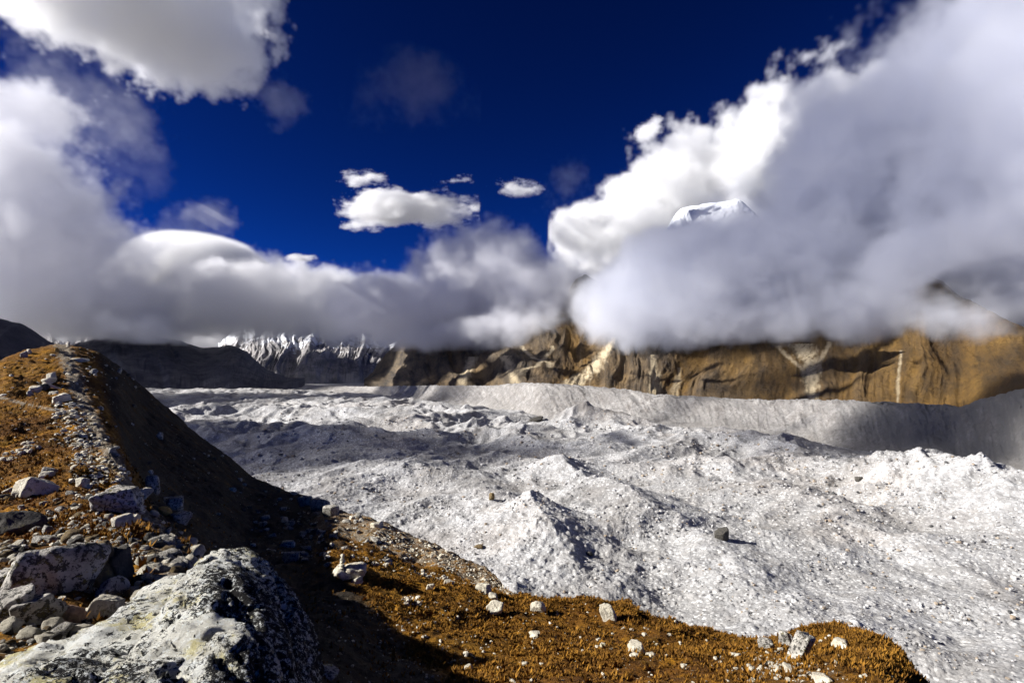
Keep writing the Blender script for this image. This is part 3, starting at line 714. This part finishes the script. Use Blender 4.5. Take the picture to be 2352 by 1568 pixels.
def pt(px, py, r): return tuple(float(q) for q in P(px, py, r))
hero_pts = [pt(520, 1258, 8.6), pt(470, 1272, 8.4), pt(575, 1270, 8.7), pt(625, 1315, 8.5), pt(672, 1372, 8.2), pt(700, 1420, 7.9), pt(718, 1490, 7.4), pt(715, 1600, 6.6), pt(690, 1850, 5.6),
            pt(440, 1330, 8.0), pt(415, 1400, 7.4), pt(330, 1500, 6.6), pt(470, 1470, 6.3), pt(560, 1480, 6.2), pt(600, 1800, 5.0), pt(300, 1750, 5.2), pt(430, 1600, 5.6), pt(200, 1650, 5.8),
            pt(650, 1400, 10.2), pt(500, 1330, 10.5), pt(420, 1420, 9.8), pt(720, 1560, 9.0)]
hull_rock('boulder', hero_pts, M['hero'], amp=.16, label='huge lichen speckled boulder in lower left corner, sunlit left side, shaded right side', extra=.045)
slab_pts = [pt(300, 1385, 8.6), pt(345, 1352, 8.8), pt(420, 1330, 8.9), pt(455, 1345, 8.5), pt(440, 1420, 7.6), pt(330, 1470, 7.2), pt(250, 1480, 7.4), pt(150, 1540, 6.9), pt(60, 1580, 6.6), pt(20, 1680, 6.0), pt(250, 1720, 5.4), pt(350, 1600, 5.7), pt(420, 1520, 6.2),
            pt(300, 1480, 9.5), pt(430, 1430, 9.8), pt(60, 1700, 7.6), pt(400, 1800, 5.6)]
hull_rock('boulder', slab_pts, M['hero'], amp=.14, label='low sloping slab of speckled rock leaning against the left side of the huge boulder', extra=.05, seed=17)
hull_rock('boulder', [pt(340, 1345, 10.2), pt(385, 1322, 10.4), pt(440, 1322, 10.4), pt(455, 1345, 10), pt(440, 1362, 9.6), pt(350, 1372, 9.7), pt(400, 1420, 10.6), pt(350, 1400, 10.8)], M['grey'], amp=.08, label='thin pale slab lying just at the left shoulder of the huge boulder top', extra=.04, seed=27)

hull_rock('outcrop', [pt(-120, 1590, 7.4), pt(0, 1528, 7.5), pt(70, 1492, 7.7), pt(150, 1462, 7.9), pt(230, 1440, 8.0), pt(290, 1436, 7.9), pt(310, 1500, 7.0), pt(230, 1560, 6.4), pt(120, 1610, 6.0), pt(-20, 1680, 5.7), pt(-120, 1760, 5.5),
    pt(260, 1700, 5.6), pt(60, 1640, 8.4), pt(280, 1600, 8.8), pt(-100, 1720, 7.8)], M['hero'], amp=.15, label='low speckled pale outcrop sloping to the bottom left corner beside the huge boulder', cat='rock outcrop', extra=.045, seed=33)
big = [
 (122, 1312, 128, 128, 'grey', 'broad grey speckled block beside the brown block at the lower left', .9, -.35),
 (205, 1306, 84, 100, 'brownr', 'brown rock with a black shadowed right side next to the broad speckled block', .9, .1),
 (262, 1310, 60, 90, 'dark', 'dark blocky rock standing right of the brown rock', .9, .1),
 (36, 1208, 84, 58, 'dark', 'dark round rock at the left edge above the rubble', .8, 0),
 (150, 1410, 58, 34, 'pink', 'pinkish smooth rock among grey rubble at the lower left', .7, -.1),
 (88, 1402, 78, 66, 'grey', 'grey rock left of the pinkish rock', .8, .2),
 (20, 1400, 70, 60, 'grey', 'grey rock at the left edge below the rubble gap', .8, .1),
 (30, 1335, 90, 44, 'grey', 'long grey rock at the left edge left of the broad speckled block', .8, -.3),
 (255, 1355, 58, 46, 'grey', 'rounded grey rock between the broad speckled block and the huge boulder', .8, .3),
 (245, 1394, 70, 44, 'pale', 'pale buff rock just above the pale outcrop', .7, -.3),
 (270, 1146, 84, 54, 'grey', 'angular grey block on the crest with shaded front', .8, .1),
 (322, 1136, 46, 26, 'pale', 'pale flat topped rock right of the angular crest block', .7, .15),
 (350, 1112, 26, 42, 'grey', 'upright rounded rock in shade just over the crest', .8, .2),
 (378, 1171, 26, 18, 'gold', 'small golden rock catching sun inside the shadow', .6, 0),
 (398, 1158, 34, 32, 'grey', 'shaded grey rock beside the small golden rock', .8, 0),
 (415, 1190, 40, 28, 'grey', 'shaded grey rock just below the golden rock', .8, 0),
 (284, 1197, 36, 30, 'pale', 'pale pitted rock below the angular crest block', .8, .2),
 (310, 1194, 20, 30, 'pale', 'narrow pale upright rock below the angular crest block', .8, .1),
 (83, 1118, 62, 34, 'pale', 'long white rock with dark right end lying in brown grass', .7, -.5),
 (190, 1107, 22, 20, 'pale', 'white rock in the middle of the stony crest path', .8, 0),
 (118, 1082, 30, 14, 'grey', 'low dark rock on the grass left of the crest path', .7, -.3),
 (108, 1092, 24, 18, 'pale', 'grey rock next to the low dark one left of the path', .7, 0),
 (118, 861, 15, 13, 'pale', 'white triangular rock on the knoll slope, topmost of its cluster', .8, 0),
 (113, 874, 23, 13, 'pale', 'white humped rock below the triangular one on the knoll slope', .8, .1),
 (82, 894, 19, 15, 'pale', 'pale rock in the middle of the knoll cluster', .8, 0),
 (66, 903, 12, 11, 'pale', 'small pale rock at the left end of the knoll cluster', .8, .5),
 (98, 888, 22, 14, 'dark', 'dark rock between the pale rocks of the knoll cluster', .8, -.3),
 (123, 889, 36, 7, 'pale', 'long thin tilted slab in the knoll cluster', .6, -.45),
 (121, 905, 16, 13, 'pale', 'squarish pale rock under the thin tilted slab', .8, 0),
 (143, 912, 29, 18, 'pale', 'largest pale rock of the knoll cluster at its lower right', .9, 0),
 (180, 826, 34, 7, 'pale', 'flat grey slab near the top of the knoll', .8, .05),
 (214, 853, 16, 12, 'grey', 'grey rock on the shaded shoulder right of the knoll', .8, 0),
 (55, 814, 11, 13, 'grey', 'grey rock on the left skyline of the knoll', .8, .2),
 (67, 807, 8, 10, 'pale', 'pale rock on the skyline right of the grey skyline rock', .8, 0),
 (131, 803, 7, 9, 'gold', 'small golden rock near the knoll top', .8, 0),
 (44, 1000, 0, 0, None, None, 0, 0),
 (815, 1304, 46, 32, 'pale', 'right lobe of the pale rock that carries the cairn on the shelf', .9, 0),
 (786, 1310, 48, 24, 'pale', 'left lobe of the pale rock under the cairn on the shelf', .9, .2),
 (820, 1330, 24, 14, 'pale', 'pale rock just below the cairn rocks at the shadow edge', .8, .3),
 (1111, 1350, 36, 26, 'pale', 'group topping pale rock near the shelf edge', .8, 0),
 (1133, 1368, 20, 17, 'pale', 'pale round rock between two larger rocks near the shelf edge', .8, 0),
 (1138, 1394, 38, 34, 'pale', 'squarish pale boulder with dark right side near the shelf edge', .9, .1),
 (1236, 1391, 33, 30, 'pale', 'rounded grey boulder on the shelf rim above the white glacier', .9, 0),
 (1398, 1403, 30, 42, 'pale', 'pointed pale slab standing beside the brown bump of the rim', .6, .35),
 (1031, 1336, 22, 12, 'pale', 'low pale rock at the edge of the gully shadow', .8, -.3),
 (988, 1343, 18, 11, 'pale', 'small ragged pale rock on the upper shelf', .8, 0),
 (1227, 1456, 26, 14, 'pale', 'pale rock in the middle of the grassy shelf', .8, 0),
 (1200, 1523, 22, 14, 'pale', 'pale rock near the bottom middle of the grassy shelf', .8, 0),
 (1075, 1531, 20, 14, 'pale', 'pale rock among the dark heath near the bottom', .8, 0),
 (1165, 1470, 0, 0, None, None, 0, 0),
 (1127, 1432, 0, 0, None, None, 0, 0),
 (1832, 1490, 34, 74, 'grey', 'tall leaning grey boulder at the rim, cracked in two', .8, -.42),
 (1806, 1467, 27, 34, 'grey', 'rounded upright rock touching the tall leaning boulder', .8, 0),
 (1761, 1480, 32, 26, 'grey', 'grey boulder left of the tall leaning boulder', .9, 0),
 (1461, 1486, 32, 28, 'pale', 'jagged pale rock on the shelf left of the stony patch', .9, .3),
 (1492, 1502, 20, 11, 'pale', 'flat pale rock right below the jagged one', .8, 0),
 (1927, 1477, 30, 20, 'pale', 'pale rock on the rim right of the tall leaning boulder', .9, 0),
 (1687, 1504, 26, 16, 'pale', 'pale rock at the left end of the stony patch', .9, 0),
 (1890, 1556, 34, 17, 'pale', 'long white rock at the bottom of the stony patch', .9, .15),
 (1816, 1535, 30, 12, 'pale', 'oblong pale rock in the stony patch', .9, -.2),
 (530, 900, 0, 0, None, None, 0, 0),
 (735, 1156, 40, 30, 'grey', 'shaded grey rock on the spur rim above the glacier', .8, 0),
 (700, 1150, 30, 26, 'grey', 'shaded rounded rock on the rim left of another shaded grey rock', .8, 0),
 (760, 1172, 34, 28, 'grey', 'shaded grey rock at the right end of the dark rim rocks', .8, 0),
 (866, 1204, 28, 18, 'pale', 'pale rock with lit face where the far spur begins', .8, 0),
 (660, 1250, 30, 20, 'grey', 'dim pyramid shaped rock in deep shadow right of the huge boulder', .8, 0),
 (668, 1278, 34, 24, 'grey', 'dim grey rock in deep shadow above the huge boulder', .8, 0),
 (590, 1172, 0, 0, None, None, 0, 0),
 (745, 1540, 56, 24, 'grey', 'small sun touched rock right of the huge boulder at the bottom edge', .8, 0),
 (365, 1000, 14, 18, 'grey', 'bluish shaded rock on the dark slope beyond the crest', .8, 0),
]
used = []
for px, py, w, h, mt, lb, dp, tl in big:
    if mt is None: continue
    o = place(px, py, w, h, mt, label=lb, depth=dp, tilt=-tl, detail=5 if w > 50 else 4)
    if o is not None: used.append((px, py, max(w, h)))

# dry grass tufts: one mass
def tufts():
    V = np.broadcast_to(fv[None, :], rr_.shape).ravel(); pf = fp.reshape(-1, 3); px_f, py_f = proj(pf); rf = np.hypot(pf[:, 0], pf[:, 1])
    patch = fbm(pf[:, 0] / 3.5, pf[:, 1] / 3.5, 3, 611) + .25
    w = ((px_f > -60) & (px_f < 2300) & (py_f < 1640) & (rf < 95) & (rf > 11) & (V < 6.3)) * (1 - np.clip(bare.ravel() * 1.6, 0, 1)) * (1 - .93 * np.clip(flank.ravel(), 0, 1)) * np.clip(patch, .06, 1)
    w = w * (1 - .8 * ((px_f < 480) & (py_f > 1240)))
    idx = rng.choice(len(w), 70000, p=w / w.sum()); p = pf[idx] + np.concatenate([rng.normal(size=(len(idx), 2)) * .04, np.full((len(idx), 1), -.02)], 1)
    nb_ = 4; r = rf[idx]; h = rng.uniform(.05, .15, len(idx)) * (1 + .8 * (rng.random(len(idx)) > .9)); vs = []
    for k in range(nb_):
        a = rng.uniform(0, 6.283, len(idx)); lean = rng.uniform(.2, .9, len(idx)) * h; wd = h * .28
        d = np.stack([np.cos(a), np.sin(a), 0 * a], -1); e = np.stack([-np.sin(a), np.cos(a), 0 * a], -1)
        b0 = p + e * wd[:, None]; b1 = p - e * wd[:, None]; t_ = p + d * lean[:, None] + np.array([0, 0, 1]) * h[:, None]
        vs.append(np.stack([b0, b1, t_], 1))
    v = np.concatenate(vs).reshape(-1, 3)
    o = mesh_np('grass', v, np.arange(len(v)).reshape(-1, 3), M['straw'], False); tag(o, kind='stuff')
def mat_straw():
    t = NT('dry_grass')
    c = t.mix(t.mapr(t.noise(1.2, 4, .6), .36, .64), (.12, .052, .008), (.32, .155, .020))
    c = t.mix(t.mapr(t.noise(9, 3, .6), .45, .62, 0, .7), c, (.07, .035, .010))
    t.col(c); return t.m
M['straw'] = mat_straw()
tufts()

# two cairns
def cairn_on(px, ytop, ybot, n, label, seed, near):
    q = P(px, ybot, near); root = bpy.data.objects.new('cairn', None); COL.objects.link(root); root.location = q
    tag(root, label, 'cairn'); k = near * 1.04 / F; hh = (ybot - ytop) * k / n; z = 0
    for i in range(n):
        v, f = rock_shape(seed + i, 3, 8, .1); s_ = hh * (1.05 - .5 * i / n)
        o = mesh_np('cairn_stone', v * np.array([s_, s_ * .9, hh * .6]), f, M['pale'], parent=root)
        o.location = ((rng.random() - .5) * hh * .35, 0, z + hh * .5); z += hh
pc, _ = hit(786, 1322)
cairn_on(786, 1276, 1308, 5, 'slender cairn of stacked pale stones on the rock of the grassy shelf', 900, math.hypot(pc.x, pc.y) if pc else 36)
pk, _ = hit(157, 800)
cairn_on(157, 788, 797, 3, 'small cairn on top of the knoll skyline', 950, math.hypot(pk.x, pk.y) if pk else 148)

# countable small rocks: 300 individuals, the rest as one mass
cand = []
def scatter(n, xr, yr, wr, fn=None, mats=('pale',), pw=2.2, keep=None):
    m = 0; t = 0
    while m < n and t < n * 12:
        t += 1
        px = rng.uniform(*xr); py = rng.uniform(*yr)
        if keep is not None and rng.random() > keep(px, py): continue
        w = wr[0] + (wr[1] - wr[0]) * rng.random() ** pw
        if any(abs(px - a) < (w + c) * .45 and abs(py - b) < (w + c) * .4 for a, b, c in used if c > 24): continue
        cand.append((px, py, w, mats[rng.integers(len(mats))])); m += 1
def crx(py): return float(np.interp(py, [930, 980, 1050, 1100, 1180, 1250], [170, 190, 225, 262, 330, 400]))
mix1 = ('pale', 'pale', 'pale', 'grey', 'brownr'); mixd = ('pale', 'grey', 'grey', 'pale', 'brownr', 'dark')
scatter(1000, (90, 300), (925, 1180), (2, 12), keep=lambda x, y: math.exp(-((x - crx(y) + 18) / (24 + (y - 925) * .16)) ** 2), mats=mix1, pw=3)
scatter(620, (0, 440), (1120, 1290), (2, 22), keep=lambda x, y: (.25 + .75 * (y - 1120) / 170) * (x < crx(y) + 45), mats=mixd, pw=2.6)
scatter(300, (0, 460), (1240, 1480), (6, 38), keep=lambda x, y: 1.0 * (x < 470), mats=mixd, pw=1.8)
scatter(520, (0, 420), (1240, 1567), (2, 20), mats=mixd, pw=2)
scatter(160, (0, 250), (800, 1130), (2, 8), mats=('pale',), pw=3)
scatter(60, (0, 90), (1000, 1060), (3, 12), keep=lambda x, y: math.exp(-((y - 1062 + x * .5) / 10) ** 2), mats=('pale',), pw=2)
scatter(60, (140, 260), (800, 910), (2, 7), keep=lambda x, y: .6, mats=('pale', 'grey'), pw=2)
# shaded slope
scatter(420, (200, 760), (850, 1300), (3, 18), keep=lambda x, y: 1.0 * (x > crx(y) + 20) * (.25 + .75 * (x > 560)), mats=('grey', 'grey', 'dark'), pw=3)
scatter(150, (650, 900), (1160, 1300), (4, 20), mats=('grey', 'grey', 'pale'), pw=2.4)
# far lit spur and shelf
scatter(650, (850, 1180), (1195, 1370), (2, 8), keep=lambda x, y: math.exp(-((y - (1235 + (x - 900) * .42)) / 22) ** 2), mats=('pale',), pw=3)
scatter(120, (800, 1100), (1275, 1345), (2, 11), keep=lambda x, y: math.exp(-((y - (1288 + max(0, x - 850) * .24)) / 7) ** 2), mats=('pale',), pw=2)
scatter(420, (880, 2100), (1380, 1567), (2, 11), mats=('pale',), pw=4)
scatter(60, (1050, 1950), (1380, 1567), (6, 16), mats=('pale',), pw=2)
scatter(300, (1670, 1930), (1475, 1567), (2, 14), keep=lambda x, y: math.exp(-(((x - 1790) / 95) ** 2) - ((y - 1535) / 45) ** 2), mats=('pale', 'pale', 'grey'), pw=3)
scatter(25, (925, 965), (1372, 1388), (4, 14), mats=('pale',), pw=1)
scatter(220, (730, 1100), (1380, 1567), (2, 8), mats=('grey', 'pale'), pw=3)
cand.sort(key=lambda c: -c[2])
NAMES = {'pale': 'pale', 'grey': 'grey', 'dark': 'dark', 'brownr': 'brown'}
MARKS = [(520, 1400, 'huge corner boulder', 330), (122, 1312, 'broad speckled block', 128), (205, 1306, 'brown rock', 84), (36, 1208, 'dark round rock at the edge', 84), (150, 1410, 'pinkish rock', 58), (20, 1400, 'grey edge rock', 60),
    (270, 1146, 'angular crest block', 84), (83, 1118, 'long white rock in the grass', 62), (350, 1112, 'upright shaded rock', 40), (378, 1171, 'golden rock', 26), (190, 1030, 'stony crest path', 60), (113, 885, 'knoll rock cluster', 70), (20, 1050, 'rock streak by the left edge', 60),
    (800, 1308, 'cairn rock', 90), (1138, 1394, 'squarish shelf boulder', 38), (1236, 1391, 'rounded rim boulder', 32), (1398, 1403, 'pointed pale slab', 36), (1227, 1456, 'middle shelf rock', 24), (1200, 1523, 'bottom middle rock', 24), (1461, 1486, 'jagged shelf rock', 32),
    (1832, 1490, 'tall leaning boulder', 60), (1890, 1556, 'long white patch rock', 34), (1927, 1477, 'pale rim rock', 30), (946, 1379, 'short row of white stones', 40), (735, 1156, 'dark rim rocks', 60), (1000, 1260, 'far lit spur', 60), (300, 1240, 'rubble field middle', 60), (330, 1330, 'thin pale slab', 90), (60, 1500, 'bottom left corner rubble', 70)]
stones = []
cache = {}
V_, F_, nb = {}, {}, {}
made = 0
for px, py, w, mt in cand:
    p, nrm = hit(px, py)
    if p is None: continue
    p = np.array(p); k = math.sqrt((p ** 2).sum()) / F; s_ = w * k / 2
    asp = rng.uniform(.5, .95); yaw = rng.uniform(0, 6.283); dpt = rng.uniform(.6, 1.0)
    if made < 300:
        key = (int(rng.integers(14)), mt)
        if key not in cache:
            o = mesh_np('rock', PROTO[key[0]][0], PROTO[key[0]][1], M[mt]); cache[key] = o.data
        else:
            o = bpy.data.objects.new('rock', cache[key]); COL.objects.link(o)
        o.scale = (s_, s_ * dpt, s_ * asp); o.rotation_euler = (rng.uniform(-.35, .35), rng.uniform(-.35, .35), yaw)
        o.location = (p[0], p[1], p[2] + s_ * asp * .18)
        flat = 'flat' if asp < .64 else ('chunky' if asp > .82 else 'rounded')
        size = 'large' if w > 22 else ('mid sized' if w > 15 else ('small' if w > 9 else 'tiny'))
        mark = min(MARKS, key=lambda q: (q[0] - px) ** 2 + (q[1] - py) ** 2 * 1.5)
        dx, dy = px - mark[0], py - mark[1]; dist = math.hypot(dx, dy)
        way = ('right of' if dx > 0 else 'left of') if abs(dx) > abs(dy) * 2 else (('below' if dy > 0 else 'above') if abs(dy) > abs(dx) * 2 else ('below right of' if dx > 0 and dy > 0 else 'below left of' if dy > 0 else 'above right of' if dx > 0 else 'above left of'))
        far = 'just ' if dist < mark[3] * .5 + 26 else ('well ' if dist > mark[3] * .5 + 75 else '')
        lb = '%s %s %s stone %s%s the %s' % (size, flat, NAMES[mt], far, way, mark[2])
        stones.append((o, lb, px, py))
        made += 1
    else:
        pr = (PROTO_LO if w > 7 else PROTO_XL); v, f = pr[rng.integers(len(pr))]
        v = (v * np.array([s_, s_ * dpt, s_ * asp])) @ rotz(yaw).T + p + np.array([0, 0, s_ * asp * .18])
        V_.setdefault(mt, []).append(v); F_.setdefault(mt, []).append(f + nb.get(mt, 0)); nb[mt] = nb.get(mt, 0) + len(v)
from collections import Counter
cnt = Counter(q[1] for q in stones)
for o, lb, px, py in stones:
    if cnt[lb] > 1: lb = ('upper ' if py < np.mean([q[3] for q in stones if q[1] == lb]) else 'lower ') + lb
    o['tmp'] = lb
cnt = Counter(q[0]['tmp'] for q in stones)
for o, _l, px, py in stones:
    lb = o['tmp']; del o['tmp']
    tag(o, lb, 'rock', 'loose stones on the moraine' if cnt[lb] == 1 else 'like stones: ' + lb)
# join all the small ones in one object with one slot per kind of stone
def joined(name, VV_, FF_, mats, smooth=False):
    vs, fs, mi, off = [], [], [], 0
    for i, mt in enumerate(mats):
        if mt not in VV_: continue
        v = np.concatenate(VV_[mt]); f = np.concatenate(FF_[mt]); vs.append(v); fs.append(f + off); mi.append(np.full(len(f), i)); off += len(v)
    o = mesh_np(name, np.concatenate(vs), np.concatenate(fs), None, smooth)
    for mt in mats: o.data.materials.append(M[mt])
    o.data.polygons.foreach_set('material_index', np.concatenate(mi).astype(np.int32)); return tag(o, kind='stuff')
joined('pebbles', V_, F_, list(V_.keys()))

# debris blocks strewn over the glacier: nobody could count them
def glacier_blocks():
    from_px = []
    gf = grid_faces(*gp[::4, ::4].shape[:2])
    gb = BVHTree.FromPolygons([tuple(v) for v in gp[::4, ::4].reshape(-1, 3)], gf.tolist())
    vs, fs, off, mi = [], [], 0, []
    m = 0
    while m < 14000:
        px = rng.uniform(560, 2352); py = rng.uniform(960, 1568) if rng.random() < .75 else rng.uniform(930, 1200)
        d = Vector(ray(px, py)); h = gb.ray_cast(Vector((0, 0, 0)), d.normalized(), 1500)
        if h[0] is None: continue
        p = np.array(h[0]); r = math.hypot(p[0], p[1])
        pn = float(fbm(np.array([p[0] / 45.]), np.array([p[1] / 45.]), 3, 777)[0])
        if rng.random() > .35 + pn * 1.5: continue
        k = r / F; w = (1.4 + 7 * rng.random() ** 5) * k * .5
        w = min(w, 1.9)
        v, f = (PROTO_LO if w / k > 3.2 else PROTO_XL)[rng.integers(10)]
        v = (v * np.array([w, w * rng.uniform(.6, 1), w * rng.uniform(.45, .9)])) @ rotz(rng.uniform(0, 6.28)).T + p + np.array([0, 0, w * .25])
        q_ = rng.random(); mi.append(np.full(len(f), 2 if q_ > .90 else (1 if q_ > .72 else 0)))
        vs.append(v); fs.append(f + off); off += len(v); m += 1
    o = mesh_np('glacier_rubble', np.concatenate(vs), np.concatenate(fs), M['glacier_block'], False)
    o.data.materials.append(M['tan_block']); o.data.materials.append(M['dark_block'])
    o.data.polygons.foreach_set('material_index', np.concatenate(mi).astype(np.int32))
    tag(o, kind='stuff')
M['glacier_block'] = mat_rock('glacier_block', (.36, .35, .34), (.58, .57, .56), (.22, .21, .20), .0, .12, .52, .6)
M['tan_block'] = mat_rock('tan_block', (.34, .27, .20), (.46, .39, .31), (.16, .13, .10), .0, .12, .52, .6)
M['dark_block'] = mat_rock('dark_block', (.10, .10, .10), (.20, .19, .18), (.05, .05, .05), .0, .12, .52, .6)
glacier_blocks()
def glacier_boulder(px, py, w, h, mt, label, seed):
    i_ = np.argmin((proj(gp)[0] - px) ** 2 + (proj(gp)[1] - py - h * .4) ** 2); p = gp.reshape(-1, 3)[i_]
    k = np.linalg.norm(p) / F; v, f = rock_shape(seed, 4, 9, .12)
    o = mesh_np('boulder', v * np.array([w * k / 2, w * k * .4, h * k / 2]), f, M[mt]); o.location = p + np.array([0, 0, h * k * .3]); tag(o, label, 'boulder')
glacier_boulder(1657, 1226, 33, 29, 'dark', 'dark grey rounded boulder standing alone on the white glacier rubble', 41)
glacier_boulder(1130, 1140, 13, 20, 'brownr', 'brown upright boulder on the glacier in front of the small grey peak', 42)
glacier_boulder(1098, 1252, 20, 8, 'brownr', 'low rusty brown rock on the glacier left of the central cone', 43)
glacier_boulder(1232, 962, 34, 16, 'dark', 'dark tilted block on the glacier before the brown rubble ridge', 44)
glacier_boulder(1187, 956, 34, 7, 'dark', 'dark low slot of rock left of the dark tilted block on the glacier', 45)
glacier_boulder(1972, 1100, 13, 10, 'dark', 'small dark boulder high on the right side of the glacier', 46)
glacier_boulder(1355, 1270, 18, 10, 'dark', 'small dark rock low on the right flank of the central cone', 47)
print('DONE', round(time.time() - T0, 1), made, len(cand))
